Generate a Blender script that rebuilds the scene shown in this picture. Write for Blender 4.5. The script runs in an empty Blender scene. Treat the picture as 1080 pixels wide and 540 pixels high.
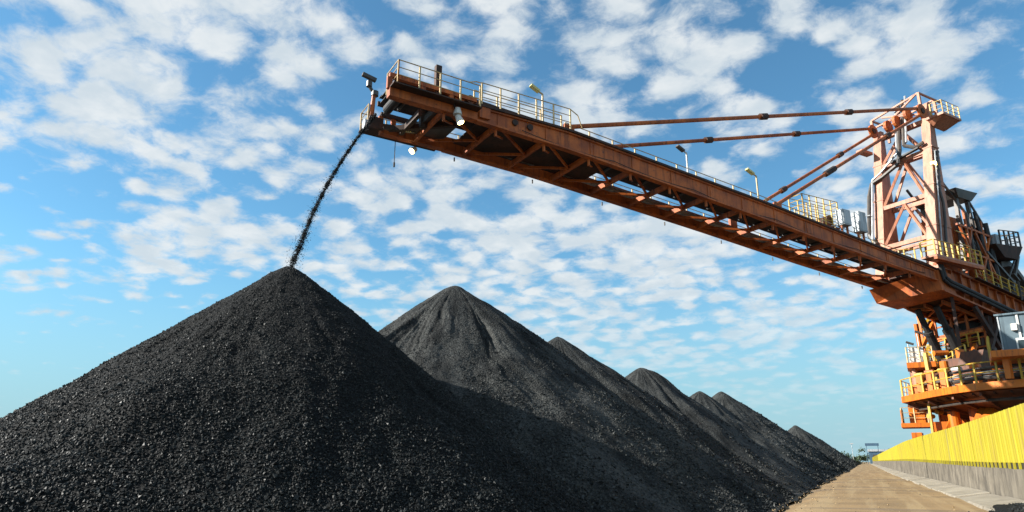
import bpy, bmesh, math, random
import numpy as np
from mathutils import Vector, Matrix
random.seed(7); rng = np.random.default_rng(7)
R = math.radians
scn = bpy.context.scene
col = scn.collection

# ------------------------------------------------------------------ camera
cd = bpy.data.cameras.new('camera'); cam = bpy.data.objects.new('camera', cd); col.objects.link(cam)
cd.sensor_width = 36; cd.lens = 740/1080*36; cd.clip_start = .05; cd.clip_end = 9000
cam.location = (0, 0, .85); cam.rotation_euler = (R(90+16.308), 0, R(25.756))
scn.camera = cam
scn.view_settings.view_transform = 'Standard'; scn.view_settings.look = 'None'
scn.view_settings.gamma = 1; scn.view_settings.exposure = 1.08

# ------------------------------------------------------------------ sun + sky
SUN_EL = 28.5
SD = Vector((-.8660, -.5000, 0)) * math.cos(R(SUN_EL)) + Vector((0, 0, math.sin(R(SUN_EL))))
sl = bpy.data.lights.new('sun', 'SUN'); so = bpy.data.objects.new('sun', sl); col.objects.link(so)
sl.energy = 5.0; sl.angle = R(.5); sl.color = (1, .945, .86)
so.rotation_euler = SD.to_track_quat('Z', 'Y').to_euler()

class NT:
    """tiny helper for shader node graphs"""
    def __init__(s, tree): s.t = tree; s.n = tree.nodes; s.l = tree.links
    def put(s, sock, v):
        if isinstance(v, bpy.types.NodeSocket): s.l.new(v, sock)
        elif v is not None: sock.default_value = v
    def math(s, op, a, b=None, c=None, clamp=False):
        n = s.n.new('ShaderNodeMath'); n.operation = op; n.use_clamp = clamp
        for i, v in enumerate((a, b, c)): s.put(n.inputs[i], v)
        return n.outputs[0]
    def vmath(s, op, a, b=None):
        n = s.n.new('ShaderNodeVectorMath'); n.operation = op
        s.put(n.inputs[0], a); s.put(n.inputs[1], b)
        return n.outputs['Value'] if op in ('LENGTH', 'DISTANCE', 'DOT_PRODUCT') else n.outputs[0]
    def noise(s, vec, scale, detail=4, rough=.55, dist=0, dim='3D'):
        n = s.n.new('ShaderNodeTexNoise'); n.noise_dimensions = dim
        s.put(n.inputs['Vector'], vec); n.inputs['Scale'].default_value = scale
        n.inputs['Detail'].default_value = detail; n.inputs['Roughness'].default_value = rough
        n.inputs['Distortion'].default_value = dist
        return n.outputs['Fac']
    def ramp(s, fac, lo, hi, a=0., b=1., interp='SMOOTHSTEP'):
        n = s.n.new('ShaderNodeMapRange'); n.interpolation_type = interp; n.clamp = True if interp == 'LINEAR' else n.clamp
        s.put(n.inputs[0], fac); s.put(n.inputs[1], lo); s.put(n.inputs[2], hi); s.put(n.inputs[3], a); s.put(n.inputs[4], b)
        return n.outputs[0]
    def mix(s, fac, a, b, blend='MIX'):
        n = s.n.new('ShaderNodeMix'); n.data_type = 'RGBA'; n.blend_type = blend
        s.put(n.inputs[0], fac)
        for k, v in ((6, a), (7, b)):
            if isinstance(v, tuple) and len(v) == 3: v = (*v, 1)
            s.put(n.inputs[k], v)
        return n.outputs[2]
    def mapping(s, vec, scale=(1, 1, 1), loc=(0, 0, 0), rot=(0, 0, 0)):
        n = s.n.new('ShaderNodeMapping'); s.put(n.inputs[0], vec)
        n.inputs['Scale'].default_value = scale; n.inputs['Location'].default_value = loc; n.inputs['Rotation'].default_value = rot
        return n.outputs[0]

world = bpy.data.worlds.new('World'); scn.world = world; world.use_nodes = True
g = NT(world.node_tree); g.n.clear()
out = g.n.new('ShaderNodeOutputWorld'); bg = g.n.new('ShaderNodeBackground'); g.l.new(bg.outputs[0], out.inputs[0])
sky = g.n.new('ShaderNodeTexSky'); sky.sky_type = 'NISHITA'; sky.sun_disc = False
sky.sun_elevation = R(SUN_EL); sky.sun_rotation = math.atan2(SD.x, SD.y)
sky.altitude = 0; sky.air_density = 1.0; sky.dust_density = 0.3; sky.ozone_density = 2.0
tc = g.n.new('ShaderNodeTexCoord'); dirv = g.vmath('NORMALIZE', tc.outputs['Generated'])
sep = g.n.new('ShaderNodeSeparateXYZ'); g.l.new(dirv, sep.inputs[0])
dz = g.math('MAXIMUM', sep.outputs['Z'], 0.0)
den = g.math('ADD', dz, .20)
pv = g.n.new('ShaderNodeCombineXYZ')
g.l.new(g.math('DIVIDE', sep.outputs['X'], den), pv.inputs[0]); g.l.new(g.math('DIVIDE', sep.outputs['Y'], den), pv.inputs[1])
P = pv.outputs[0]                                   # position on the (flat) cloud layer, in units of its height
warp = g.n.new('ShaderNodeTexNoise'); g.l.new(P, warp.inputs['Vector']); warp.inputs['Scale'].default_value = 2.2; warp.inputs['Detail'].default_value = 3
Pw = g.vmath('ADD', P, g.vmath('SCALE', g.vmath('SUBTRACT', warp.outputs['Color'], (.5, .5, .5)), None))
Pw.node.inputs[1].links[0].from_node.inputs['Scale'].default_value = .16
big = g.noise(Pw, 1.35, 3, .5)
warp2 = g.n.new('ShaderNodeTexNoise'); g.l.new(P, warp2.inputs['Vector']); warp2.inputs['Scale'].default_value = 7.0; warp2.inputs['Detail'].default_value = 3
Pc = g.vmath('SCALE', g.vmath('SUBTRACT', warp2.outputs['Color'], (.5, .5, .5)), None); Pc.node.inputs['Scale'].default_value = .085
Pc = g.vmath('ADD', P, Pc)
vo = g.n.new('ShaderNodeTexVoronoi'); vo.feature = 'SMOOTH_F1'; g.l.new(Pc, vo.inputs['Vector']); vo.inputs['Scale'].default_value = 12.5; vo.inputs['Smoothness'].default_value = .6
cells = g.math('SUBTRACT', 1.0, vo.outputs['Distance'])
mid = g.noise(Pw, 5.0, 4, .58)
fine = g.noise(Pc, 18.0, 5, .66)
CLOUD_SPOTS = []   # (x, y, radius, weight) on the cloud layer: banks and clear gaps
CLOUD_SPOTS = [(-1.09, 0.68, 0.28, 0.07500000000000001), (-1.31, 0.74, 0.21, 0.0675), (-1.21, 0.96, 0.27, 0.0675), (-0.87, 0.85, 0.18, 0.052500000000000005), (-0.77, 0.8, 0.11, 0.052500000000000005), (-0.34, 1.12, 0.29, 0.07500000000000001), (-0.18, 1.17, 0.16, 0.06), (-0.46, 1.22, 0.18, 0.037500000000000006), (0.16, 1.24, 0.21, 0.06), (0.31, 1.64, 0.3, 0.06), (0.21, 1.33, 0.14, 0.045), (-1.04, 1.41, 0.27, 0.06), (-1.32, 1.54, 0.3, 0.07500000000000001), (-0.71, 1.77, 0.39, 0.06), (-0.45, 1.94, 0.4, 0.045), (-1.64, 0.9, 0.23, -0.1), (-1.88, 1.09, 0.31, -0.1), (-1.62, 1.15, 0.13, -0.05), (-1.91, 1.67, 0.43, -0.08), (-0.77, 1.21, 0.13, -0.06), (-1.41, 1.26, 0.14, 0.0225), (-0.89, 1.45, 0.19, 0.045), (-0.22, 1.27, 0.13, 0.037500000000000006), (-0.44, 0.99, 0.11, 0.037500000000000006), (-0.27, 2.5, 0.55, 0.037500000000000006), (-0.75, 2.33, 0.53, 0.037500000000000006), (-0.02, 1.29, 0.15, -0.3), (-0.55, 0.9, 0.09, -0.1), (-1.68, 0.87, 0.28, -0.14), (-2.39, 1.64, 0.86, -0.2), (-1.24, 1.25, 0.22, -0.12), (-1.81, 1.74, 0.43, -0.12), (-0.91, 0.99, 0.1, -0.08), (-0.77, 1.1, 0.1, -0.08), (-1.13, 0.58, 0.06, -0.12), (-1.19, 0.54, 0.07, -0.12), (-0.0, 1.44, 0.14, -0.1), (-0.02, 3.95, 0.75, -0.1), (-1.58, 1.03, 0.18, -0.08), (-0.66, 1.4, 0.11, -0.06), (-0.32, 1.46, 0.16, -0.07), (-3.26, 1.78, 0.87, -0.2), (-1.67, 1.48, 0.21, -0.06)]

cov = None
for (cx, cy, rad, wt) in CLOUD_SPOTS:
    d2 = g.vmath('DISTANCE', P, (cx, cy, 0))
    b = g.ramp(d2, 0.0, rad, wt, 0.0)
    cov = b if cov is None else g.math('ADD', cov, b)
dens = g.math('ADD', g.math('ADD', g.math('MULTIPLY', big, .44), g.math('MULTIPLY', cells, .44)), g.math('ADD', g.math('MULTIPLY', mid, .40), g.math('MULTIPLY', fine, .42)))
if cov is not None: dens = g.math('ADD', dens, cov)
alpha = g.ramp(dens, .745, .985, 0, 1)
lowfade = g.ramp(dz, .0, .25, .05, 1)
alpha = g.math('MULTIPLY', g.math('MULTIPLY', alpha, lowfade), .93)
shade = g.ramp(g.noise(Pw, 9.0, 4, .6), .35, .7, 0, 1)
ccol = g.mix(shade, (5.2, 5.85, 6.3), (6.7, 7.0, 7.1))
hs = g.n.new('ShaderNodeHueSaturation'); hs.inputs['Saturation'].default_value = 1.05; hs.inputs['Value'].default_value = 1.0
g.l.new(sky.outputs[0], hs.inputs['Color'])
skyc = g.mix(1.0, hs.outputs[0], (.92, 1.42, 1.45), 'MULTIPLY')
low = g.ramp(dz, .0, .30, .9, 0)                     # milky air low over the horizon
skyc = g.mix(low, skyc, (2.75, 4.5, 5.5))
g.l.new(g.mix(alpha, skyc, ccol), bg.inputs[0]); bg.inputs[1].default_value = .060

# ------------------------------------------------------------------ materials
MATS = {}
def mat(name):
    m = bpy.data.materials.new(name); m.use_nodes = True; t = NT(m.node_tree)
    b = m.node_tree.nodes['Principled BSDF']; MATS[name] = m
    return m, t, b
def painted(name, c, c2, rough=.55, scale=1.2, rust=(.16, .055, .02), rustamt=.62, bump=.15, metallic=0, streak=True):
    """weathered paint: a second tone in patches, rust flecks, vertical run-off streaks"""
    m, t, b = mat(name)
    o = t.n.new('ShaderNodeTexCoord').outputs['Object']
    a = t.noise(o, scale, 5, .6); k = t.mix(t.ramp(a, .35, .68), c, c2)
    r = t.noise(o, scale*4.5, 6, .68)
    if streak:
        s = t.noise(t.mapping(o, (3.2, 3.2, .25)), 1.6, 4, .6)
        k = t.mix(t.ramp(s, .48, .68, 0, .7), k, tuple(x*.45 for x in c2))
    nz = t.n.new('ShaderNodeSeparateXYZ'); t.l.new(t.n.new('ShaderNodeNewGeometry').outputs['Normal'], nz.inputs[0])
    k = t.mix(t.ramp(nz.outputs[2], .6, .95, 0, .6), k, (.045, .04, .036))      # coal dust lying on flat tops
    k = t.mix(t.ramp(r, rustamt, rustamt+.12), k, rust)
    t.put(b.inputs['Base Color'], k); b.inputs['Roughness'].default_value = rough; b.inputs['Metallic'].default_value = metallic
    if bump:
        bp = t.n.new('ShaderNodeBump'); bp.inputs['Strength'].default_value = bump; bp.inputs['Distance'].default_value = .02
        t.put(bp.inputs['Height'], r); t.l.new(bp.outputs[0], b.inputs['Normal'])
    return m
painted('boom_paint', (.54, .132, .017), (.27, .058, .011), .6, .7, (.10, .030, .014), .60)
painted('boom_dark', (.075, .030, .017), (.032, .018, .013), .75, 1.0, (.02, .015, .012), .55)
painted('tower_paint', (.47, .205, .118), (.40, .140, .068), .55, .8, (.20, .07, .03), .60)
painted('deck_orange', (.66, .172, .006), (.52, .118, .005), .5, .8, (.16, .045, .014), .60)
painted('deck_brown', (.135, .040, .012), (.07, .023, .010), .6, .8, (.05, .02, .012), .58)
painted('rail_yellow', (.58, .38, .035), (.45, .25, .025), .5, 2.0, (.2, .08, .02), .66, .05)
painted('rail_pale', (.56, .42, .21), (.46, .31, .13), .5, 2.0, (.3, .13, .05), .64, .05)
painted('galvanised', (.52, .54, .55), (.36, .38, .39), .45, 2.0, (.22, .12, .06), .68, .05, .3)
painted('cabinet_grey', (.46, .50, .52), (.36, .40, .42), .5, 1.6, (.2, .12, .08), .70, .05)
painted('house_grey', (.13, .185, .215), (.10, .14, .165), .5, 1.2, (.10, .06, .04), .70, .05)
painted('black_rubber', (.018, .018, .019), (.03, .029, .028), .6, 2.0, (.05, .04, .035), .62, .1, 0, False)
painted('dark_steel', (.05, .047, .045), (.09, .07, .055), .5, 2.0, (.09, .04, .02), .60, .1)
painted('white_panel', (.74, .73, .68), (.62, .60, .55), .55, 1.5, (.3, .16, .08), .70, .05)
painted('far_blue', (.05, .11, .17), (.04, .08, .13), .6, .3, (.05, .05, .05), .75, 0)
m, t, b = mat('steel_bright'); b.inputs['Base Color'].default_value = (.6, .61, .6, 1); b.inputs['Metallic'].default_value = 1; b.inputs['Roughness'].default_value = .3
m, t, b = mat('glass_dark'); b.inputs['Base Color'].default_value = (.03, .045, .05, 1); b.inputs['Roughness'].default_value = .08
for nm, c, st in (('lamp_warm', (1, .78, .32), 9), ('lamp_yellow', (1, .72, .15), 9)):
    m, t, b = mat(nm); b.inputs['Base Color'].default_value = (.8, .7, .4, 1)
    b.inputs['Emission Color'].default_value = (*c, 1); b.inputs['Emission Strength'].default_value = st
m, t, b = mat('lamp_shell'); b.inputs['Base Color'].default_value = (.62, .56, .22, 1); b.inputs['Roughness'].default_value = .35

# yellow wind fence sheet: faded paint with dirty vertical runs
m, t, b = mat('fence_yellow')
o = t.n.new('ShaderNodeTexCoord').outputs['Object']; gpos = t.n.new('ShaderNodeNewGeometry').outputs['Position']
k = t.mix(t.ramp(t.noise(gpos, .9, 4), .35, .7), (.345, .300, .016), (.315, .262, .015))
s = t.noise(t.mapping(gpos, (3, 3, .30)), 1.3, 5, .62)
k = t.mix(t.ramp(s, .48, .72, 0, .6), k, (.22, .15, .03))
s2 = t.noise(t.mapping(gpos, (2.0, 1.0, .5)), 1.0, 3, .5)
k = t.mix(t.ramp(s2, .63, .74, 0, .5), k, (.16, .13, .07))
t.put(b.inputs['Base Color'], k); b.inputs['Roughness'].default_value = .55

# concrete
def concrete(name, c, c2, stain, amt, zs=.35):
    m, t, b = mat(name)
    gp = t.n.new('ShaderNodeNewGeometry').outputs['Position']
    k = t.mix(t.ramp(t.noise(gp, 1.6, 6, .65), .35, .68), c, c2)
    s = t.noise(t.mapping(gp, (1.3, 1.3, zs)), 1.5, 6, .7)
    k = t.mix(t.ramp(s, .44, .64, 0, amt), k, stain)
    rnd = t.n.new('ShaderNodeObjectInfo').outputs['Random']
    k = t.mix(t.math('MULTIPLY', rnd, .38), k, tuple(x*.45 for x in c))
    h = t.noise(gp, 22, 5, .7)
    k = t.mix(t.ramp(h, .45, .75, 0, .25), k, tuple(.4*x for x in c))
    t.put(b.inputs['Base Color'], k); b.inputs['Roughness'].default_value = .85
    bp = t.n.new('ShaderNodeBump'); bp.inputs['Strength'].default_value = .5; bp.inputs['Distance'].default_value = .015
    t.put(bp.inputs['Height'], h); t.l.new(bp.outputs[0], b.inputs['Normal'])
concrete('concrete_wall', (.215, .188, .145), (.12, .104, .078), (.036, .031, .025), .8, .5)
concrete('kerb_concrete', (.33, .295, .235), (.255, .22, .17), (.10, .085, .06), .5, 2)

# dusty road
m, t, b = mat('dirt_road')
gp = t.n.new('ShaderNodeNewGeometry').outputs['Position']
k = t.mix(t.ramp(t.noise(gp, .55, 6, .6), .34, .68), (.245, .158, .070), (.165, .106, .046))
tr = t.noise(t.mapping(gp, (2.6, .10, 1)), 1.0, 4, .6)                    # wheel tracks along the road
k = t.mix(t.ramp(tr, .45, .62, 0, .6), k, (.30, .215, .11))
cr = t.noise(t.mapping(gp, (.16, .62, 1)), 1.0, 3, .5, .4)                # coal dust bars across it
k = t.mix(t.ramp(cr, .56, .66, 0, .68), k, (.12, .085, .055))
sp = t.noise(gp, 9, 6, .7)
k = t.mix(t.ramp(sp, .56, .74, 0, .55), k, (.17, .115, .065))
ed = t.n.new('ShaderNodeSeparateXYZ'); t.l.new(gp, ed.inputs[0])
ex = t.math('ADD', ed.outputs[0], t.math('MULTIPLY', t.math('SUBTRACT', t.noise(gp, 1.4, 5, .65), .5), 1.2))
k = t.mix(t.ramp(ex, -1.9, -1.35, .7, 0), k, (.035, .03, .027))
t.put(b.inputs['Base Color'], k); b.inputs['Roughness'].default_value = .95
bp = t.n.new('ShaderNodeBump'); bp.inputs['Strength'].default_value = .4; bp.inputs['Distance'].default_value = .03
t.put(bp.inputs['Height'], t.math('ADD', t.noise(gp, 5, 6, .7), t.math('MULTIPLY', sp, .6))); t.l.new(bp.outputs[0], b.inputs['Normal'])

# coal: dull dust that runs down the slope over darker, glossier coarse coal
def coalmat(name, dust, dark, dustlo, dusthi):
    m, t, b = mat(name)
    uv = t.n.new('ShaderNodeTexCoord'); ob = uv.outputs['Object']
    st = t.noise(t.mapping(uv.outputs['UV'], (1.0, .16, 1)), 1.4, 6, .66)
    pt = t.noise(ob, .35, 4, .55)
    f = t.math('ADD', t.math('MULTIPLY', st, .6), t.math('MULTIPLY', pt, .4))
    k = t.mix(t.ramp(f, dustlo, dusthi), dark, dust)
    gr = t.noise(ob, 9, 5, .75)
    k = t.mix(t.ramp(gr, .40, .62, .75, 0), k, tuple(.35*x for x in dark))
    t.put(b.inputs['Base Color'], k); b.inputs['Roughness'].default_value = .8
    b.inputs['Specular IOR Level'].default_value = .15
    vo = t.n.new('ShaderNodeTexVoronoi'); t.l.new(ob, vo.inputs['Vector']); vo.inputs['Scale'].default_value = 11
    h = t.math('ADD', t.math('MULTIPLY', gr, .7), t.math('MULTIPLY', vo.outputs['Distance'], -.6))
    bp = t.n.new('ShaderNodeBump'); bp.inputs['Strength'].default_value = .9; bp.inputs['Distance'].default_value = .08
    t.put(bp.inputs['Height'], h); t.l.new(bp.outputs[0], b.inputs['Normal'])
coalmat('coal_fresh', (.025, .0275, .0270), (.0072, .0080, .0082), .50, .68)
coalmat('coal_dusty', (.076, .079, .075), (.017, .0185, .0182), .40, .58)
m, t, b = mat('coal_lumps')
gi = t.n.new('ShaderNodeNewGeometry').outputs['Random Per Island']
t.put(b.inputs['Base Color'], t.mix(gi, (.0048, .0055, .0057), (.0240, .0275, .0272)))
t.put(b.inputs['Roughness'], t.ramp(gi, 0, 1, .72, .46, 'LINEAR')); b.inputs['Specular IOR Level'].default_value = .15
m, t, b = mat('coal_lumps_dusty')
gi = t.n.new('ShaderNodeNewGeometry').outputs['Random Per Island']
t.put(b.inputs['Base Color'], t.mix(gi, (.008, .009, .009), (.060, .0635, .061)))
t.put(b.inputs['Roughness'], t.ramp(gi, 0, 1, .8, .6, 'LINEAR')); b.inputs['Specular IOR Level'].default_value = .18
m, t, b = mat('road_stone')
gi = t.n.new('ShaderNodeNewGeometry').outputs['Random Per Island']
t.put(b.inputs['Base Color'], t.mix(t.ramp(gi, .2, .25), (.035, .03, .026), t.mix(gi, (.20, .13, .06), (.40, .29, .16)))); b.inputs['Roughness'].default_value = .9
m, t, b = mat('yard_ground')
gp = t.n.new('ShaderNodeNewGeometry').outputs['Position']
k = t.mix(t.ramp(t.noise(gp, .5, 6, .65), .4, .65), (.022, .022, .022), (.045, .042, .038))
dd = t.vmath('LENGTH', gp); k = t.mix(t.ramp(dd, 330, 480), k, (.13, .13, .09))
t.put(b.inputs['Base Color'], k); b.inputs['Roughness'].default_value = .9
m, t, b = mat('track_ballast')
gp = t.n.new('ShaderNodeNewGeometry').outputs['Position']
t.put(b.inputs['Base Color'], t.mix(t.ramp(t.noise(gp, 7, 6, .7), .4, .65), (.09, .075, .06), (.22, .19, .15))); b.inputs['Roughness'].default_value = .95
for nm, a, c in (('leaf_green', (.035, .060, .030), (.075, .105, .050)), ('bark', (.09, .07, .05), (.14, .11, .08))):
    m, t, b = mat(nm); gi = t.n.new('ShaderNodeNewGeometry').outputs['Random Per Island']
    t.put(b.inputs['Base Color'], t.mix(gi, a, c)); b.inputs['Roughness'].default_value = .8

# ------------------------------------------------------------------ mesh helpers
class MB:
    def __init__(s): s.v = []; s.f = []
    def add(s, vs, fs):
        k = len(s.v); s.v += [tuple(v) for v in vs]; s.f += [tuple(i+k for i in f) for f in fs]; return s
    def hexa(s, b4, t4):
        return s.add(list(b4)+list(t4), [(3,2,1,0),(4,5,6,7),(0,1,5,4),(1,2,6,5),(2,3,7,6),(3,0,4,7)])
    def box(s, lo, hi):
        (a,b,c),(d,e,f) = lo, hi
        return s.hexa([(a,b,c),(d,b,c),(d,e,c),(a,e,c)], [(a,b,f),(d,b,f),(d,e,f),(a,e,f)])
    def beam(s, p, q, wd, ht=None, up=(0,0,1)):
        """square bar from p to q; wd across, ht along `up`"""
        ht = ht or wd; p, q = Vector(p), Vector(q); d = (q-p).normalized(); up = Vector(up)
        if abs(d.dot(up)) > .98: up = Vector((1,0,0)) if abs(d.x) < .9 else Vector((0,1,0))
        x = d.cross(up).normalized()*wd/2; y = x.cross(d).normalized()*ht/2
        return s.hexa([p-x-y,p+x-y,p+x+y,p-x+y], [q-x-y,q+x-y,q+x+y,q-x+y])
    def tube(s, p, q, r, n=8, r2=None):
        r2 = r if r2 is None else r2; p, q = Vector(p), Vector(q); d = (q-p).normalized()
        up = Vector((0,0,1)) if abs(d.z) < .95 else Vector((1,0,0))
        x = d.cross(up).normalized(); y = x.cross(d)
        ring = [x*math.cos(2*math.pi*i/n)+y*math.sin(2*math.pi*i/n) for i in range(n)]
        vs = [p+r*k for k in ring]+[q+r2*k for k in ring]
        fs = [(i,(i+1)%n,(i+1)%n+n,i+n) for i in range(n)]+[tuple(range(n))[::-1], tuple(range(n,2*n))]
        return s.add(vs, fs)
    def pipe(s, pts, r, n=6):
        for a, b in zip(pts[:-1], pts[1:]): s.tube(a, b, r, n)
        return s
    def prism(s, poly, z0, z1):
        n = len(poly)
        vs = [(x,y,z0) for x,y in poly]+[(x,y,z1) for x,y in poly]
        return s.add(vs, [tuple(range(n))[::-1], tuple(range(n,2*n))]+[(i,(i+1)%n,(i+1)%n+n,i+n) for i in range(n)])
    def sweep(s, us, w0, w1, zb, zt):
        """bar of rectangular section along local x following zb/zt"""
        vs = []
        for u_, b_, t_ in zip(us, zb, zt): vs += [(u_,w0,b_),(u_,w1,b_),(u_,w1,t_),(u_,w0,t_)]
        fs = [(3,2,1,0)]
        for i in range(len(us)-1):
            a, b = 4*i, 4*i+4
            fs += [(a+j, a+(j+1)%4, b+(j+1)%4, b+j) for j in range(4)]
        k = 4*(len(us)-1); fs.append((k,k+1,k+2,k+3))
        return s.add(vs, fs)
    def mesh(s, name, m, bevel=0, smooth=False):
        me = bpy.data.meshes.new(name); me.from_pydata(s.v, [], s.f)
        bm = bmesh.new(); bm.from_mesh(me); bmesh.ops.recalc_face_normals(bm, faces=bm.faces)
        if bevel: bmesh.ops.bevel(bm, geom=bm.edges[:], offset=bevel, segments=1, affect='EDGES')
        bm.to_mesh(me); bm.free()
        if smooth: me.shade_smooth()
        me.materials.append(MATS[m]); return me
    def build(s, name, m, parent=None, bevel=0, smooth=False):
        return link(name, s.mesh(name, m, bevel, smooth), parent)
def link(name, data, parent=None, loc=(0,0,0)):
    o = bpy.data.objects.new(name, data); col.objects.link(o); o.location = loc
    if parent: o.parent = parent
    return o
def tag(o, label=None, cat=None, group=None, kind=None):
    for k, v in (('label', label), ('category', cat), ('group', group), ('kind', kind)):
        if v: o[k] = v
    return o
def arrays(name, V, F, m, parent=None):
    """mesh straight from numpy arrays of vertices and triangles/quads"""
    me = bpy.data.meshes.new(name); n = F.shape[1]
    me.vertices.add(len(V)); me.vertices.foreach_set('co', np.ascontiguousarray(V, dtype=np.float32).ravel())
    me.loops.add(F.size); me.loops.foreach_set('vertex_index', np.ascontiguousarray(F, dtype=np.int32).ravel())
    me.polygons.add(len(F)); me.polygons.foreach_set('loop_start', np.arange(0, F.size, n, dtype=np.int32))
    me.update(calc_edges=True); me.materials.append(MATS[m])
    return link(name, me, parent)

def vnoise(p, seed=0):
    """3-D value noise on an (N,3) array"""
    i = np.floor(p).astype(np.int64); f = p-i; f = f*f*(3-2*f)
    def h(x, y, z):
        n = (x*374761393+y*668265263+z*2147483647+seed*1274126177) & 0xffffffff
        n = ((n ^ (n >> 13))*1274126177) & 0xffffffff
        return ((n ^ (n >> 16)) & 0xffff)/65535.
    r = 0
    for dx in (0,1):
        for dy in (0,1):
            for dz_ in (0,1):
                w = (f[:,0] if dx else 1-f[:,0])*(f[:,1] if dy else 1-f[:,1])*(f[:,2] if dz_ else 1-f[:,2])
                r = r+w*h(i[:,0]+dx, i[:,1]+dy, i[:,2]+dz_)
    return r
def fbm(p, seed=0, oct=4, gain=.5):
    a, s, r = 1., 0., 0.
    for k in range(oct): r = r+a*vnoise(p*2**k, seed+k); s += a; a *= gain
    return r/s

OCT_V = np.array([(1,0,0),(-1,0,0),(0,1,0),(0,-1,0),(0,0,1),(0,0,-1)], float)
OCT_F = np.array([(0,2,4),(2,1,4),(1,3,4),(3,0,4),(2,0,5),(1,2,5),(3,1,5),(0,3,5)])
def lumps(name, pts, size, m, parent=None):
    """angular lumps, one per point, all in one mesh"""
    n = len(pts); q = rng.normal(size=(n,4)); q /= np.linalg.norm(q, axis=1)[:,None]
    w, x, y, z = q.T
    Rm = np.stack([1-2*(y*y+z*z),2*(x*y-z*w),2*(x*z+y*w),2*(x*y+z*w),1-2*(x*x+z*z),2*(y*z-x*w),2*(x*z-y*w),2*(y*z+x*w),1-2*(x*x+y*y)],1).reshape(n,3,3)
    V = OCT_V[None]*(1+rng.uniform(-.3,.2,(n,6,1)))+rng.uniform(-.25,.25,(n,6,3))
    V = V*rng.uniform(.65,1.15,(n,1,3))
    V = np.einsum('nij,nkj->nki', Rm, V)*size[:,None,None]+pts[:,None,:]
    F = (OCT_F[None]+6*np.arange(n)[:,None,None]).reshape(-1,3)
    o = arrays(name, V.reshape(-1,3), F, m, parent); o.data.shade_flat(); o['kind'] = 'stuff'
    return o

# ------------------------------------------------------------------ ground, road, stock yard
GZ = -1.8
mb = MB(); N = 64; vs = [(0,0,GZ)]
for r_ in (60, 300, 1200, 4500):
    vs += [(r_*math.cos(2*math.pi*i/N), r_*math.sin(2*math.pi*i/N), GZ) for i in range(N)]
fs = [(0,1+i,1+(i+1)%N) for i in range(N)]
for k in range(3): fs += [(1+k*N+i,1+k*N+(i+1)%N,1+(k+1)*N+(i+1)%N,1+(k+1)*N+i) for i in range(N)]
mb.add(vs, fs); tag(mb.build('ground', 'yard_ground'), kind='structure')

# road sheet with a ragged left edge
ys = np.concatenate([np.arange(-20, 70, .35), np.arange(70, 640, 4)])
e = fbm(np.stack([ys*.35, ys*0, ys*0], 1), 3, 4)-.5
xl = -1.66+e*.55+(ys > 60)*.1
xs_f = np.linspace(0, 1, 14)
V = []; 
for yy, x0 in zip(ys, xl):
    xx = x0+(2.9-x0)*xs_f
    hz = (fbm(np.stack([xx*.9, np.full(14, yy*.5), xx*0], 1), 9, 4)-.5)*.07
    hz[0] -= .10; hz[1] -= .02
    V.append(np.stack([xx, np.full(14, yy), hz], 1))
V = np.concatenate(V); n = 14
F = np.array([(r_*n+c, r_*n+c+1, (r_+1)*n+c+1, (r_+1)*n+c) for r_ in range(len(ys)-1) for c in range(n-1)])
ro = arrays('road', V, F, 'dirt_road'); ro.data.shade_smooth(); tag(ro, kind='structure')
# bank that falls from the road to the yard, black with spilt coal
V = []
prof = [(0, -.03), (-.35, -.24), (-.9, -.55), (-1.7, -1.0), (-2.6, -1.5), (-3.4, -1.84)]
for yy, x0 in zip(ys, xl):
    for dx, z_ in prof: V.append((x0+.06+dx, yy, z_))
V = np.array(V); V[:, 2] += (fbm(V*1.3, 21, 3)-.5)*.12*(V[:, 2] < -.1)
n = len(prof)
F = np.array([(r_*n+c, (r_+1)*n+c, (r_+1)*n+c+1, r_*n+c+1) for r_ in range(len(ys)-1) for c in range(n-1)])
bk = arrays('embankment', V, F, 'coal_fresh'); bk.data.shade_smooth(); tag(bk, kind='structure')
# track bed behind the fence
mb = MB(); mb.box((2.95, -20, GZ-.1), (26, 640, .2)); tag(mb.build('track_bed', 'track_ballast'), kind='structure')
for x_ in (6.2, 16.2):
    mb = MB(); mb.box((x_-.035, -20, .202), (x_+.035, 640, .36)); mb.box((x_-.08, -20, .2005), (x_+.08, 640, .225)); tag(mb.build('rail_track', 'dark_steel'), kind='structure')

# spilt lumps along the edge of the road and down its bank
k = 9000; yy = 4+rng.random(k)**1.6*75
x0 = np.interp(yy, ys, xl); tt = rng.random(k)**.8
dx = -3.3*tt+rng.exponential(.025, k)
zz = np.interp(-dx, [-p[0] for p in prof], [p[1] for p in prof]); zz[dx > 0] = 0
pts = np.stack([x0+dx, yy, zz+.015], 1)
sp_ = lumps('coal_spill', pts, rng.uniform(.012, .045, k)*(.5+.7*tt), 'coal_lumps')
tag(sp_, 'scattered black lumps spilt along the left edge of the dirt road', 'spilled coal', kind='stuff')

k = 900; yy = 7+rng.random(k)**1.8*60; xx = rng.uniform(-1.75, 1.9, k); xx = np.where(rng.random(k) < .7, -1.6+rng.exponential(.35, k), xx)
pb = lumps('gravel', np.stack([np.clip(xx, -1.7, 1.85), yy, np.full(k, .012)], 1), rng.uniform(.004, .013, k)*rng.choice([1, 1, 1, 1.8], k), 'road_stone')
tag(pb, 'loose small stones strewn over the tan dirt road', 'gravel', kind='stuff')

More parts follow.
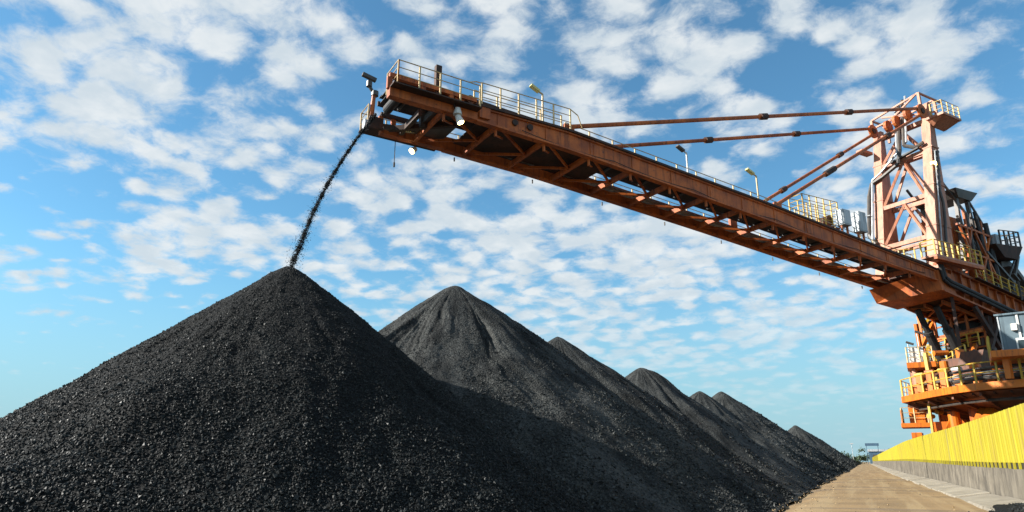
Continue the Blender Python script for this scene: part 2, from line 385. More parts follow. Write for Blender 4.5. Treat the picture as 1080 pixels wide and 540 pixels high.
# ------------------------------------------------------------------ coal piles
def pile(x, y, H, slope, seed, nlump, lsize, res, surf, lump, label, gully=.28, az0=-46, hump=None, cover=.0, und=1.15, base=GZ):
    tn = math.tan(R(slope)); HH = H-base; Rm = HH/tn+1.5
    root = bpy.data.objects.new('coal_pile', None); col.objects.link(root); root.location = (x, y, base)
    tag(root, label, 'coal pile', 'coal piles in a row beside the road')
    rc = .30
    def surfz(a, r):
        z = HH-tn*(np.sqrt(r*r+rc*rc)-rc*.62)
        env = np.clip(r/5.5, 0, 1)**1.2
        aw = a+.55*(fbm(np.stack([np.cos(a)*2.2, np.sin(a)*2.2, r*.22], 1), seed+5, 3)-.5)
        G = fbm(np.stack([np.cos(aw)*4.0, np.sin(aw)*4.0, r*.12], 1), seed, 4, .55)
        z = z+(G-.5)*2.3*gully*env*(.5+.5*np.clip(r/6, 0, 1.4))
        rill = np.clip(fbm(np.stack([np.cos(aw)*9, np.sin(aw)*9, r*.20], 1), seed+40, 3)-.60, 0, 1)
        z = z-rill*3.2*gully*env
        X, Y = r*np.cos(a), r*np.sin(a)
        z = z+(fbm(np.stack([X*.20, Y*.20, X*0], 1), seed+11, 3)-.5)*und*env+(fbm(np.stack([X*2.2, Y*2.2, X*0], 1), seed+23, 3)-.5)*.14
        if hump:
            for (ha, hr, hs_, hh) in hump:
                d = np.hypot(X-hr*math.cos(R(ha)), Y-hr*math.sin(R(ha))); z = z+hh*np.exp(-(d/hs_)**2)
        return z
    na, nr = res
    aa = np.linspace(0, 2*np.pi, na, endpoint=False); rr = Rm*np.linspace(0, 1, nr+1)[1:]**1.0
    A, RR = np.meshgrid(aa, rr, indexing='ij'); A, RR = A.ravel(), RR.ravel()
    V = np.stack([RR*np.cos(A), RR*np.sin(A), surfz(A, RR)], 1)
    top = np.array([[0, 0, surfz(np.zeros(1), np.zeros(1)+.001)[0]]])
    V = np.concatenate([V, top]); ti = len(V)-1
    i = np.arange(na); j = np.arange(nr-1); I, J = np.meshgrid(i, j, indexing='ij'); I, J = I.ravel(), J.ravel(); I2 = (I+1) % na
    q0, q1, q2, q3 = I*nr+J, I*nr+J+1, I2*nr+J+1, I2*nr+J
    F = np.concatenate([np.stack([q0, q1, q2], 1), np.stack([q0, q2, q3], 1), np.stack([i*nr, ((i+1) % na)*nr, np.full(na, ti)], 1)[:, [2, 0, 1]]])
    body = arrays('pile_slope', V, F, surf, root); body.data.shade_smooth()
    uv = body.data.uv_layers.new(name='slope'); idx = np.empty(F.size, dtype=np.int32); body.data.loops.foreach_get('vertex_index', idx)
    ua = np.append(A, 0)*6.0; ur = np.append(RR, 0)
    uv.data.foreach_set('uv', np.stack([ua[idx], ur[idx]], 1).astype(np.float32).ravel())
    if nlump:
        # coarse coal gathers low on the slope and in tongues; fine coal stays bare
        k = int(nlump*2.2)
        a = R(az0)+rng.uniform(-R(105), R(105), k); r = Rm*np.sqrt(rng.uniform(.0005, 1, k))
        patch = fbm(np.stack([np.cos(a)*4, np.sin(a)*4, r*.09], 1), seed+70, 3)
        keep = rng.random(k) < np.clip((cover+.95*(r/Rm))*np.clip((patch-.36)*5.0, .06+.55*cover, 1.2), 0, 1)
        a, r = a[keep][:nlump], r[keep][:nlump]
        pts = np.stack([r*np.cos(a), r*np.sin(a), surfz(a, r)], 1)
        sz = lsize*np.exp(rng.normal(0, .30, len(a)))*(.42+.75*r/Rm)
        lumps('coal_lumps', pts+np.array([0, 0, .25])*sz[:, None], sz, lump, root)
    return root
pile(-21.5, 22.3, 9.05, 38, 3, 175000, .037, (520, 150), 'coal_fresh', 'coal_lumps',
     'nearest big black coal pile with falling coal landing on its peak',   .20, -46, cover=.75, und=.45, hump=[(-78, 13.0, 1.9, .85), (-70, 9.0, 1.3, .45), (-18, 13.0, 3.0, .35)])
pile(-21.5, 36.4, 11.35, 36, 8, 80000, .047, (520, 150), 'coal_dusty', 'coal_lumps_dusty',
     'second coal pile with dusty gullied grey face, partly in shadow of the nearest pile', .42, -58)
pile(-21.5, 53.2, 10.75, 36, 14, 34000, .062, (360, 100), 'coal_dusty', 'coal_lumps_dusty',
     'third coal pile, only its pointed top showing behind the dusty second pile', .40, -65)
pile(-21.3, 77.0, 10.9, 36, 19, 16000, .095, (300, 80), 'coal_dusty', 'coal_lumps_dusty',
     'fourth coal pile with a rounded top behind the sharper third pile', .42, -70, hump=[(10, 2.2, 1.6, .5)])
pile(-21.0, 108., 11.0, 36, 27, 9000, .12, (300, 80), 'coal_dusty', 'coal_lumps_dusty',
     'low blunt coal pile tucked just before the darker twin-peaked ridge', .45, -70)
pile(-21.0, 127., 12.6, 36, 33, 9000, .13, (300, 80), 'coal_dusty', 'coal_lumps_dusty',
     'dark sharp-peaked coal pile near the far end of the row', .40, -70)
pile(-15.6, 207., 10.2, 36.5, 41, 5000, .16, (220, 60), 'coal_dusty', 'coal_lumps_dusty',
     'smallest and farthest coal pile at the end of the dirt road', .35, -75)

# coal falling from the boom tip onto the first pile
traj = np.array([(-19.55, 25.15, 17.25), (-19.72, 24.98, 16.8), (-20.1, 24.41, 15.62), (-20.44, 23.91, 14.39), (-20.77, 23.43, 13.08), (-21.07, 22.98, 11.59), (-21.29, 22.66, 10.18), (-21.48, 22.36, 8.95)])
tl = np.linspace(0, 1, len(traj))
k = 15000; s_ = rng.random(k)**.85
s_ = s_+.005*np.sin(s_*95)+.003*np.sin(s_*231)            # bunches up as it falls
pts = np.stack([np.interp(s_, tl, traj[:, c]) for c in range(3)], 1)
spread = .020+.050*s_**1.5
pts += rng.normal(size=(k, 3))*spread[:, None]*np.array([1, 1, 1.1])*np.where(rng.random(k) < .18, 2.6, 1.)[:, None]
st = lumps('coal_stream', pts, rng.uniform(.008, .026, k), 'coal_lumps')
tag(st, 'thin black stream of coal falling from the boom tip to the nearest pile', 'falling coal', kind='stuff')

# ------------------------------------------------------------------ the stacker (local x: along the boom to its tip, y: to the near side, z: up)
ST = bpy.data.objects.new('stacker', None); col.objects.link(ST)
ST.location = (6.34, 59.66, 0); ST.rotation_euler = (0, 0, R(-124.0185))
tag(ST, 'huge rusty orange stacker with long boom, mast and round decks behind the yellow fence', 'stacker')
def L(x, y):                       # world plan position -> stacker plan position
    a = R(-124.0185); dx, dy = x-6.34, y-59.66
    return (dx*math.cos(a)+dy*math.sin(a), -dx*math.sin(a)+dy*math.cos(a))
def part(mb, name, m, parent=None, **k): return mb.build(name, m, parent or ST, **k)

US = [-1, 10, 20, 33, 38.5, 43.2]
def zb(u): return float(np.interp(u, US, [13.92, 14.82, 15.75, 16.85, 17.12, 17.22]))
def zt(u): return float(np.interp(u, [-1, 4, 11, 18, 26, 33, 38.5], [14.85, 15.32, 16.05, 16.75, 17.42, 18.02, 18.05]))
W = 4.3
post_cache = {}
def handrail(pts, h=1.1, step=1.6, m='rail_pale', parent=None, mids=2, r=.028, lean=None, tip=None):
    """rails on posts along the floor polyline pts; every post is a child"""
    pts = [Vector(p) for p in pts]; up = Vector((0, 0, 1)); mb = MB()
    for k in range(mids+1):
        hh = h*(k+1)/(mids+1)
        mb.pipe([p+up*hh for p in pts], r if k == mids else r*.8, 5)
    o = part(mb, 'handrail', m, parent)
    key = (m, round(h, 2), r)
    if key not in post_cache:
        post_cache[key] = MB().box((-r*1.25, -r*1.25, 0), (r*1.25, r*1.25, h)).mesh('rail_post', m)
    spots = []
    for a, b in zip(pts[:-1], pts[1:]):
        n = max(1, round((b-a).length/step))
        spots += [a.lerp(b, i/n) for i in range(n)]
    spots.append(pts[-1])
    for p in spots: link('rail_post', post_cache[key], o, p)
    return o

# --- boom girders
ug = list(np.linspace(-1, 38.6, 30))
for side in (0, 1):
    s = 1 if side == 0 else -1; y0 = 0 if side == 0 else -W
    mb = MB()
    mb.sweep(ug, y0-s*.16, y0-s*.10, [zb(u)+.06 for u in ug], [zt(u)-.24 for u in ug])            # web
    mb.sweep(ug, y0-s*.36, y0, [zb(u)-.04 for u in ug], [zb(u)+.06 for u in ug])                    # bottom flange
    mb.sweep(ug, y0-s*.36, y0, [zt(u)-.24 for u in ug], [zt(u)-.15 for u in ug])                    # top flange
    gd = part(mb, 'boom_girder', 'boom_paint')
    stf = None
    for u in np.arange(2.6, 38.5, 2.9):
        hgt = zt(u)-.24-zb(u)-.06
        if side == 1 and u < 0: continue
        b_ = MB().beam((u, y0-s*.08, zb(u)+.06), (u, y0-s*.08, zt(u)-.24), .04, .035, (0, 1, 0))
        part(b_, 'stiffener', 'boom_paint', gd)
    for u in np.arange(5.0, 38, 8.7):                                                               # bolted splice plates
        part(MB().box((u-.28, y0-s*.10 if s < 0 else y0-.10, zb(u)+.16), (u+.28, y0-s*.075 if s < 0 else y0-.075, zt(u)-.34)), 'splice_plate', 'boom_paint', gd)
    # dark walkway along the top edge
    mb = MB()
    if side == 0: mb.sweep(ug, y0+s*.10, y0-s*.85, [zt(u)-.145 for u in ug], [zt(u)-.02 for u in ug])
    else: mb.sweep(ug, y0-.98, y0-.02, [zt(u)-.35 for u in ug], [zt(u)-.29 for u in ug])
    part(mb, 'walkway', 'boom_dark')
    # slimmer nose frame in front of the girder
    un = [38.6, 40, 41.5, 43.2 if side == 0 else 42.2]
    mb = MB(); mb.sweep(un, y0-s*.42, y0-.001*s, [zb(u) for u in un], [zb(u)+.42 for u in un])
    nf = part(mb, 'nose_beam', 'boom_paint')
    mb = MB(); mb.sweep(un, y0-s*.30, y0-s*.08, [zb(u)+1.02 for u in un], [zb(u)+1.25 for u in un])
    part(mb, 'nose_rail_beam', 'boom_dark' if side else 'boom_paint')
    for u in un[1:]:
        part(MB().box((u-.14, min(y0-s*.28, y0-s*.10), zb(u)+.421), (u+.10, max(y0-s*.28, y0-s*.10), zb(u)+1.02)), 'nose_post', 'boom_paint', nf)
    part(MB().sweep([38.6, 43.2 if side == 0 else 43.0], y0+s*.5, y0-s*.40, [zb(38.6)+.43, zb(43)+.43], [zb(38.6)+.49, zb(43)+.49]), 'nose_walkway', 'boom_dark')

# --- under side: cross beams, braces, belt, idlers
uc = list(np.arange(2.6, 42, 2.9))
for i, u in enumerate(uc):
    part(MB().beam((u, -.14, zb(u)+.12), (u, -W+.14, zb(u)+.12), .16, .30), 'cross_beam', 'boom_paint')
    if i < len(uc)-1:
        u2 = uc[i+1]
        for y0 in (-.14, -W+.14):
            part(MB().beam((u2, y0, zb(u2)+.16), (u+.06, -W/2, zb(u)+.10), .11, .13), 'diagonal_brace', 'boom_paint')
    part(MB().beam((u, -.30, zb(u)+.30), (u, -.30, zb(u)-.42), .12, .10), 'hanger', 'boom_paint')
    if u > 6: part(MB().beam((u, -.30, zb(u)-.36), (u-.9, -1.2, zb(u)+.05), .08, .08), 'knee_brace', 'boom_paint')
ub = list(np.linspace(-12, 42.6, 34))
zbl = lambda u: zb(u) if u > -1 else 13.92+(u+1)*.17
mb = MB()
mb.sweep(ub, -3.0, -1.15, [zbl(u)+1.52 for u in ub], [zbl(u)+1.55 for u in ub])
mb.sweep(ub, -1.149, -.80, [zbl(u)+1.60 for u in ub], [zbl(u)+1.63 for u in ub]); mb.sweep(ub, -3.35, -3.001, [zbl(u)+1.60 for u in ub], [zbl(u)+1.63 for u in ub])
mb.sweep(ub, -3.1, -1.1, [zbl(u)+1.20 for u in ub], [zbl(u)+1.23 for u in ub])
part(mb, 'conveyor_belt', 'black_rubber')
idl = MB().tube((0, -3.2, 0), (0, -1.0, 0), .075, 8).mesh('idler', 'dark_steel')
for u in np.arange(1, 42, 1.45): link('idler', idl, ST, (u, 0, zb(u)+1.12))
for y0 in (-.72, -3.55):
    part(MB().sweep(ub, y0, y0+.10, [zbl(u)+1.24 for u in ub], [zbl(u)+1.50 for u in ub]), 'belt_stringer', 'boom_dark')
us_ = list(np.linspace(29.8, 38.2, 6))
part(MB().sweep(us_, -3.6, -.6, [zb(u)+.30 for u in us_], [zb(u)+.36 for u in us_]), 'spill_plate', 'boom_dark')
part(MB().sweep(ug[:25], -W+.30, -W+.62, [zb(u)+.74 for u in ug[:25]], [zb(u)+.78 for u in ug[:25]]), 'cable_tray', 'galvanised')
part(MB().sweep(ug[:28], -W+.75, -W+.95, [zb(u)+.30 for u in ug[:28]], [zb(u)+.36 for u in ug[:28]]), 'cable_tray', 'galvanised')

# --- nose: pulley, chute, machinery
p = part(MB().tube((42.2, -3.1, zb(42)+.95), (42.2, -1.05, zb(42)+.95), .25, 16), 'head_pulley', 'black_rubber')
part(MB().tube((42.2, -3.5, zb(42)+.95), (42.2, -.7, zb(42)+.95), .09, 8), 'shaft', 'dark_steel', p)
mb = MB(); mb.box((38.9, -3.5, zb(40)+.25), (40.6, -.7, zb(40)+.62)); mb.beam((40.5, -3.4, 17.5), (42.3, -3.4, 17.3), .2, .25); mb.beam((40.6, -2.3, 17.2), (40.6, -2.3, 18.2), .25)
part(mb, 'head_chute', 'dark_steel')
mb = MB(); mb.beam((41.9, -3.6, 17.35), (39.2, -1.2, 17.25), .22, .26); mb.beam((41.2, -1.1, 17.35), (41.2, -3.7, 17.35), .2, .3)
mb.hexa([(42.4,-3.2,16.95),(43.3,-3.2,16.85),(43.3,-3.0,16.85),(42.4,-3.0,16.95)], [(42.4,-3.2,17.5),(43.1,-3.2,17.6),(43.1,-3.0,17.6),(42.4,-3.0,17.5)])
part(mb, 'nose_frame', 'boom_dark')
part(MB().box((40.52, -.42, 17.85), (40.82, -.16, 19.65)), 'signal_mast', 'boom_dark')
m_ = part(MB().tube((38.9, -.75, 18.25), (38.9, -.15, 18.25), .24, 10), 'motor', 'deck_brown')
part(MB().box((39.25, -.8, 18.0), (39.75, -.2, 18.42)), 'gearbox', 'boom_paint', m_)
part(MB().box((37.9, -.05, zt(38)-.75), (38.5, .06, zt(38)-.1)), 'end_plate', 'boom_paint')
for u in (36.4, 35.5):
    part(MB().tube((u, -.10, zb(u)+.55), (u, .0, zb(u)+.55), .17, 10), 'bolt_boss', 'boom_dark')
fl = MB(); fl.sweep([38.6, 43.0], -W-.95, -W+.30, [17.50, 17.58], [17.54, 17.62]); part(fl, 'nose_platform', 'boom_dark')

# --- handrails along the boom
handrail([(38.7, .45, 17.62), (43.0, .45, 17.75)], 1.15, 1.15)
handrail([(43.0, .45, 17.75), (43.0, -1.0, 17.75)], 1.15, 1.4)
handrail([(33.0, .06, zt(33)-.02), (38.4, .06, zt(38)-.02)], 1.2, 1.15)
handrail([(33.0, -.8, zt(33)-.02), (38.4, -.8, zt(38)-.02)], 1.2, 1.3)
handrail([(u, -1.0, zt(u)-.12) for u in (.6, 4, 11, 18, 26, 32.6)], 1.1, 1.55)
handrail([(u, -W-.92, zt(u)-.29) for u in (1, 11, 18, 26, 33, 38.5)], 1.1, 1.55)
handrail([(38.7, -W-.9, 17.55), (42.9, -W-.9, 17.62), (42.9, -W+.3, 17.62)], 1.1, 1.3)
part(MB().pipe([(38.4, .06, 19.2), (38.8, .2, 19.1), (39.3, .45, 18.8)], .03, 5), 'rail_link', 'rail_pale')
part(MB().pipe([(33.0, .06, 19.2), (32.5, .06, 18.95), (32.2, .06, 18.2)], .03, 5), 'rail_link', 'rail_pale')

# --- lamps, floodlights, camera on the boom
def boom_lamp(p, h, du, lit='lamp_shell', m='rail_pale', dw=0.0):
    x, y, z = p
    o = part(MB().tube((x, y, z), (x, y, z+h), .055, 7).tube((x, y, z+h), (x+du*.4, y+dw*.4, z+h+.10), .045, 6), 'boom_lamp', m)
    part(MB().beam((x+du*.3, y+dw*.3, z+h+.08), (x+du, y+dw, z+h+.32), .26, .12), 'lamp_head', lit, o)
boom_lamp((34.6, -.2, zt(34.6)), 1.75, .75)
boom_lamp((23.5, -1.0, zt(23.5)), 2.0, .75, 'dark_steel', 'white_panel')
boom_lamp((17.8, -.6, zt(17.8)), 2.0, .85)
def flood(p, q):
    o = part(MB().tube(p, q, .13, 10, .20), 'floodlight', 'white_panel')
    p, q = Vector(p), Vector(q); d = (q-p).normalized()
    part(MB().tube(q+d*.004, q+d*.03, .15, 12), 'lamp_lens', 'lamp_warm', o)
    part(MB().beam(p, p+Vector((.2, 0, .55)), .07), 'bracket', 'boom_dark', o)
flood((39.75, .12, 17.0), (39.62, .22, 16.62))
flood((40.05, -4.42, 17.0), (40.28, -4.36, 16.78))
part(MB().tube((39.75, .12, 17.05), (39.75, .12, 17.4), .23, 10, .14), 'horn', 'white_panel')
part(MB().tube((41.2, -4.45, 15.75), (41.2, -4.45, 17.35), .022, 5).tube((41.2, -4.45, 15.7), (41.2, -4.45, 15.95), .05, 6), 'pull_cable', 'dark_steel')
c_ = part(MB().tube((42.76, -4.0, 17.6), (42.66, -4.0, 19.35), .15, 8, .11), 'camera_pole', 'boom_paint')
part(MB().tube((42.66, -4.0, 19.35), (42.95, -4.0, 19.75), .09, 6).tube((42.62, -4.0, 19.25), (42.62, -4.0, 19.5), .2, 8), 'camera_arm', 'dark_steel', c_)
part(MB().tube((42.95, -4.0, 19.7), (42.95, -4.0, 20.0), .16, 8), 'pan_head', 'dark_steel', c_)
part(MB().beam((43.35, -4.0, 20.33), (42.6, -4.0, 20.16), .21, .19), 'security_camera', 'dark_steel', c_)
part(MB().tube((42.8, -4.05, 17.55), (43.1, -4.05, 17.55), .26, 10), 'junction_box', 'galvanised', c_)
for (ua, ub_, y, sag) in ((36, 30, -.02, .35), (30, 24, -.02, .28), (24, 17, -.02, .4), (17, 9, -.02, .35), (9, 1, -.02, .3)):
    pp = [(ua+(ub_-ua)*q/8, y, zb(ua+(ub_-ua)*q/8)+.22-sag*.5*(1-(q/4-1)**2)) for q in range(9)]
    part(MB().pipe(pp, .022, 5), 'hanging_cable', 'black_rubber')
for u in np.arange(2, 38, 5.1):
    part(MB().beam((u, -W-.2, zb(u)-.03), (u, -W-.2, zb(u)-.26), .06), 'cable_hook', 'dark_steel')

# --- electrical cabinets and winch frame on the walkway
for (u, z, h) in ((9.2, 16.75, 1.15), (7.4, 16.55, 1.5)):
    o = part(MB().box((u-.42, -.85, z), (u+.42, -.25, z+h)), 'switch_cabinet', 'cabinet_grey', bevel=.02)
    part(MB().box((u-.36, -.249, z+.08), (u+.36, -.225, z+h-.08)), 'door', 'cabinet_grey', o)
    part(MB().box((u-.36, -.62, zt(u)-.1), (u-.24, -.5, z)).box((u+.24, -.62, zt(u)-.1), (u+.36, -.5, z)), 'cabinet_stand', 'boom_paint', o)
wf = part(MB().box((8.9, -2.2, 16.70), (12.6, -1.1, 16.82)), 'winch_platform', 'boom_paint')
for u in (9.1, 10.4, 12.4): part(MB().beam((u, -1.15, zt(u)-.2), (u, -1.15, 16.7), .14), 'platform_leg', 'boom_paint', wf)
part(MB().tube((9.8, -2.0, 17.25), (9.8, -1.2, 17.25), .38, 12), 'winch_drum', 'deck_brown', wf)
handrail([(12.7, -1.1, 16.75), (8.9, -1.1, 16.82)], 1.95, .75, 'rail_yellow', mids=4)
handrail([(8.9, -1.1, 16.82), (8.9, -2.2, 16.82), (12.7, -2.2, 16.75), (12.7, -1.1, 16.75)], 1.95, .9, 'rail_yellow', mids=4)

# --- tower: two tapering box legs, front and rear bracing
TB, TT = 15.0, 28.6
def uf(z): return -1.0-(z-15.2)*.205
def ur(z): return -3.62-(z-15.2)*.048
for y0, y1 in ((-.84, 0.0), (-5.15, -4.33)):
    mb = MB(); b, t_ = TB, TT+(1.3 if y1 == 0 else .4)
    mb.hexa([(ur(b), y0, b), (uf(b), y0, b), (uf(b), y1, b), (ur(b), y1, b)], [(ur(t_)+.0, y0+.08, t_), (uf(t_), y0+.08, t_), (uf(t_), y1-.06, t_), (ur(t_), y1-.06, t_)])
    lg = part(mb, 'tower_leg', 'tower_paint')
    for z in (18.6, 22.2, 25.6):
        part(MB().box((ur(z)-.03, y0-.03, z), (uf(z)+.03, y1+.03, z+.10)), 'joint_flange', 'tower_paint', lg)
    # round plate the tie rods are pinned to
    yp = .10 if y1 == 0 else -4.20
    pl = part(MB().tube((-2.45, yp-.13, 28.55), (-2.45, yp+.02, 28.55), .62, 18), 'anchor_plate', 'boom_paint')
    part(MB().tube((-2.45, yp-.2, 28.55), (-2.45, yp+.10, 28.55), .25, 10), 'pin', 'boom_dark', pl)
def tb(a, b, wd, ht=None, nm='tower_brace', m='tower_paint'): return part(MB().beam(a, b, wd, ht), nm, m)
yn, yf = -.82, -4.35
for fu, off in ((uf, -.18), (ur, .18)):
    zl = (17.8, 21.4, 25.4, 28.3)
    for z in zl: tb((fu(z)+off, yn+.02, z), (fu(z)+off, yf-.02, z), .26, .34, 'tower_beam')
    for za, zb_ in zip(zl[:-1], zl[1:]):
        ym = (yn+yf)/2
        for ye in (yn-.02, yf+.02):
            tb((fu(zb_)+off, ym, zb_-.15), (fu(za)+off, ye, za+.15), .17, .20)
part(MB().beam((uf(17.4)-.1, yn, 17.35), (uf(17.4)-.1, yf, 17.35), .16, .2), 'tower_beam', 'tower_paint')
# top frame
zt1 = 30.7
for (u, y) in ((-3.3, -.4), (-5.6, -.4), (-3.3, -4.75), (-5.6, -4.75)): tb((u, y, 28.4), (u, y, zt1-(0 if y > -1 else .7)), .20, .2, 'top_post')
for a, b in (((-3.3, -.4, zt1), (-3.3, -4.75, zt1-.7)), ((-5.6, -.4, zt1), (-5.6, -4.75, zt1-.7)), ((-3.3, -.4, zt1), (-6.6, -.4, zt1)), ((-3.3, -4.75, zt1-.7), (-5.6, -4.75, zt1-.7)), ((-3.3, -.4, 29.6), (-3.3, -4.75, 29.2)), ((-3.3, -.6, zt1), (-3.3, -W+.5, 28.9)), ((-3.3, -W+.5, 29.9), (-3.3, -.6, 28.8)), ((-5.6, -.5, 29.6), (-3.4, -.5, 28.7))):
    tb(a, b, .14, .14, 'top_beam')
for (y, z) in ((-1.4, 29.0), (-2.4, 28.8), (-3.2, 28.7)):
    part(MB().tube((-3.0, y-.12, z), (-3.0, y+.12, z), .55, 14), 'sheave', 'boom_paint')
tp = part(MB().box((-6.0, -.2, 28.05), (-3.3, 1.25, 28.25)), 'top_platform', 'tower_paint')
part(MB().hexa([(-5.6, -.1, 27.55), (-3.8, -.1, 27.55), (-3.8, .1, 27.55), (-5.6, .1, 27.55)], [(-5.9, -.1, 28.04), (-3.4, -.1, 28.04), (-3.4, 1.15, 28.04), (-5.9, 1.15, 28.04)]), 'platform_bracket', 'tower_paint', tp)
handrail([(-3.4, 1.2, 28.25), (-5.9, 1.2, 28.25), (-5.9, -.1, 28.25)], 1.1, .95, 'rail_yellow')
handrail([(-3.4, 1.2, 28.25), (-3.4, .25, 28.25)], 1.1, .9, 'rail_yellow')
part(MB().box((-3.4, -5.75, 26.9), (-1.9, -5.15, 27.15)), 'far_bracket', 'tower_paint')
# bundled cable ducts
def duct(pts, r=.13, m='dark_steel', n=7, nm='cable_duct'): return part(MB().pipe(pts, r, n), nm, m)
f_ = lambda z, o=.25: uf(z)+o
duct([(f_(30.4), -2.55, 30.6), (f_(26), -2.55, 26.2), (f_(25.2), -2.75, 25.0), (f_(24.6), -4.2, 24.3), (f_(24.3), -5.2, 24.0), (f_(23), -5.45, 22.8), (f_(19), -5.45, 19.2), (f_(18.2), -4.9, 18.2)], .17)
duct([(f_(30.4)+.1, -2.05, 30.9), (f_(26)+.1, -2.05, 26.4), (f_(25.8), -1.2, 25.9), (f_(25.9), -.5, 26.1)], .16)
duct([(f_(30.4)+.05, -2.8, 30.3), (f_(26)+.05, -2.8, 26.0), (f_(24.9), -4.4, 24.7), (f_(24.3), -5.1, 24.3), (f_(18), -5.1, 18.6)], .09, 'galvanised')
duct([(f_(30.4)+.05, -1.8, 31.2), (f_(26)+.15, -1.8, 26.6)], .09, 'galvanised')
mb = MB(); mb.beam((f_(25.4), -.9, 25.75), (f_(25.4), -3.4, 25.3), .32, .12); part(mb, 'cable_tray', 'black_rubber')
# cable ladder down the near leg
cl = duct([(uf(25)-.55, .10, 25.2), (uf(21.6)-.55, .10, 21.6), (uf(20.6)-.9, .14, 20.6), (uf(19.6)-.95, .14, 19.4), (uf(15.5)-.95, .14, 15.6)], .11)
for z in np.arange(21.8, 25.2, .55): part(MB().box((uf(z)-.75, .03, z), (uf(z)-.30, .17, z+.16)), 'cable_clamp', 'dark_steel', cl)
duct([(uf(25)-.28, .08, 25.2), (uf(21.6)-.3, .08, 21.4), (uf(15.6)-.5, .08, 15.6)], .06, 'galvanised')
yl = part(MB().box((-2.75, .03, 23.75), (-2.35, .30, 24.0)), 'work_lamp', 'lamp_shell')
part(MB().box((-2.70, .301, 23.70), (-2.40, .34, 23.98)), 'lamp_lens', 'lamp_yellow', yl)
mw = part(MB().tube((-1.6, -5.14, 20.9), (-1.6, -5.85, 21.0), .04, 6), 'lamp_arm', 'galvanised'); part(MB().tube((-1.6, -5.8, 20.9), (-1.6, -6.05, 21.15), .16, 8), 'bulkhead_lamp', 'galvanised', mw)

# --- tie rods with couplings
def rod(a, b, r, cps):
    o = part(MB().tube(a, b, r, 8), 'tie_rod', 'boom_paint')
    a, b = Vector(a), Vector(b); d = (b-a).normalized()
    for t_ in cps:
        q = a.lerp(b, t_)
        part(MB().tube(q-d*.32, q+d*.32, r*1.75, 8), 'coupling', 'boom_dark', o)
    part(MB().box((a.x-.4, a.y-.09, a.z-.5), (a.x+.25, a.y+.09, a.z+.12)), 'rod_lug', 'boom_paint', o)
rod((33.0, -.22, 18.25), (-2.45, -.02, 28.85), .135, (.45, .72))
rod((33.0, -W+.30, 18.25), (-2.45, -4.28, 28.85), .135, (.42, .70))
rod((16.6, -.22, 16.85), (-2.45, -.02, 28.3), .125, (.30, .33, .72))
rod((16.6, -W+.30, 16.85), (-2.45, -4.28, 28.3), .125, (.31, .72))

# --- base platform of the tower, rear girder, hinge box
bp_ = part(MB().box((-5.6, -.2, 15.42), (.9, 1.0, 15.56)), 'tower_platform', 'tower_paint')
part(MB().sweep([-5.6, .9], .75, .999, [15.20, 15.20], [15.419, 15.419]), 'platform_beam', 'boom_paint', bp_)
handrail([(.9, -.1, 15.56), (.9, .92, 15.56), (-5.5, .92, 15.56)], 1.15, .82, 'rail_yellow', r=.04)
handrail([(.9, -3.4, 15.5), (-3.5, -3.4, 15.5)], 1.15, .8, 'rail_yellow', r=.035)
handrail([(.9, -2.2, 15.5), (-.2, -1.2, 15.5)], 1.15, .6, 'rail_yellow', r=.035)
ur_ = list(np.linspace(-17, -1.0, 12))
ztr = lambda u: 15.30+(u+1.0)*.145
zbr = lambda u: 13.30+(u+1.0)*.150
for y0, s in ((0, 1), (-W, -1)):
    mb = MB(); mb.sweep(ur_, y0-s*.30, y0-s*.20, [zbr(u) for u in ur_], [ztr(u) for u in ur_])
    mb.sweep(ur_, y0-s*.42, y0+s*.06, [ztr(u)-.02 for u in ur_], [ztr(u)+.14 for u in ur_])
    mb.sweep(ur_, y0-s*.42, y0+s*.10, [zbr(u)-.14 for u in ur_], [zbr(u) for u in ur_])
    mb.sweep(ur_, y0-s*.20, y0-s*.06, [zbr(u)+.88 for u in ur_], [zbr(u)+1.02 for u in ur_])
    rg = part(mb, 'rear_girder', 'boom_paint')
    for u in np.arange(-16.4, -1.5, 1.25):
        part(MB().hexa([(u-.07, min(y0-s*.2, y0-s*.02), zbr(u)+.02), (u+.07, min(y0-s*.2, y0-s*.02), zbr(u)+.02), (u+.07, max(y0-s*.2, y0-s*.02), zbr(u)+.02), (u-.07, max(y0-s*.2, y0-s*.02), zbr(u)+.02)],
                       [(u-.07, min(y0-s*.2, y0-s*.0), ztr(u)-.03), (u+.07, min(y0-s*.2, y0-s*.0), ztr(u)-.03), (u+.07, max(y0-s*.2, y0-s*.0), ztr(u)-.03), (u-.07, max(y0-s*.2, y0-s*.0), ztr(u)-.03)]), 'girder_rib', 'boom_paint', rg)
duct([(-1.0, .18, 15.2), (-1.2, .22, 14.2), (-1.8, .24, 13.95), (-16.5, .24, 11.55)], .16, 'black_rubber', 8, 'cable_hose')
duct([(-.8, .16, 15.2), (-1.0, .2, 14.0), (-1.7, .22, 13.70), (-16.5, .22, 11.28)], .12, 'black_rubber', 8, 'cable_hose')
handrail([(-5.6, .3, 14.75), (-16.5, .3, 13.1)], 1.15, 1.25, 'rail_yellow', r=.04)
part(MB().sweep([-16.5, -5.6], -.3, .4, [13.15, 14.70], [13.21, 14.76]), 'rear_walkway', 'boom_dark')
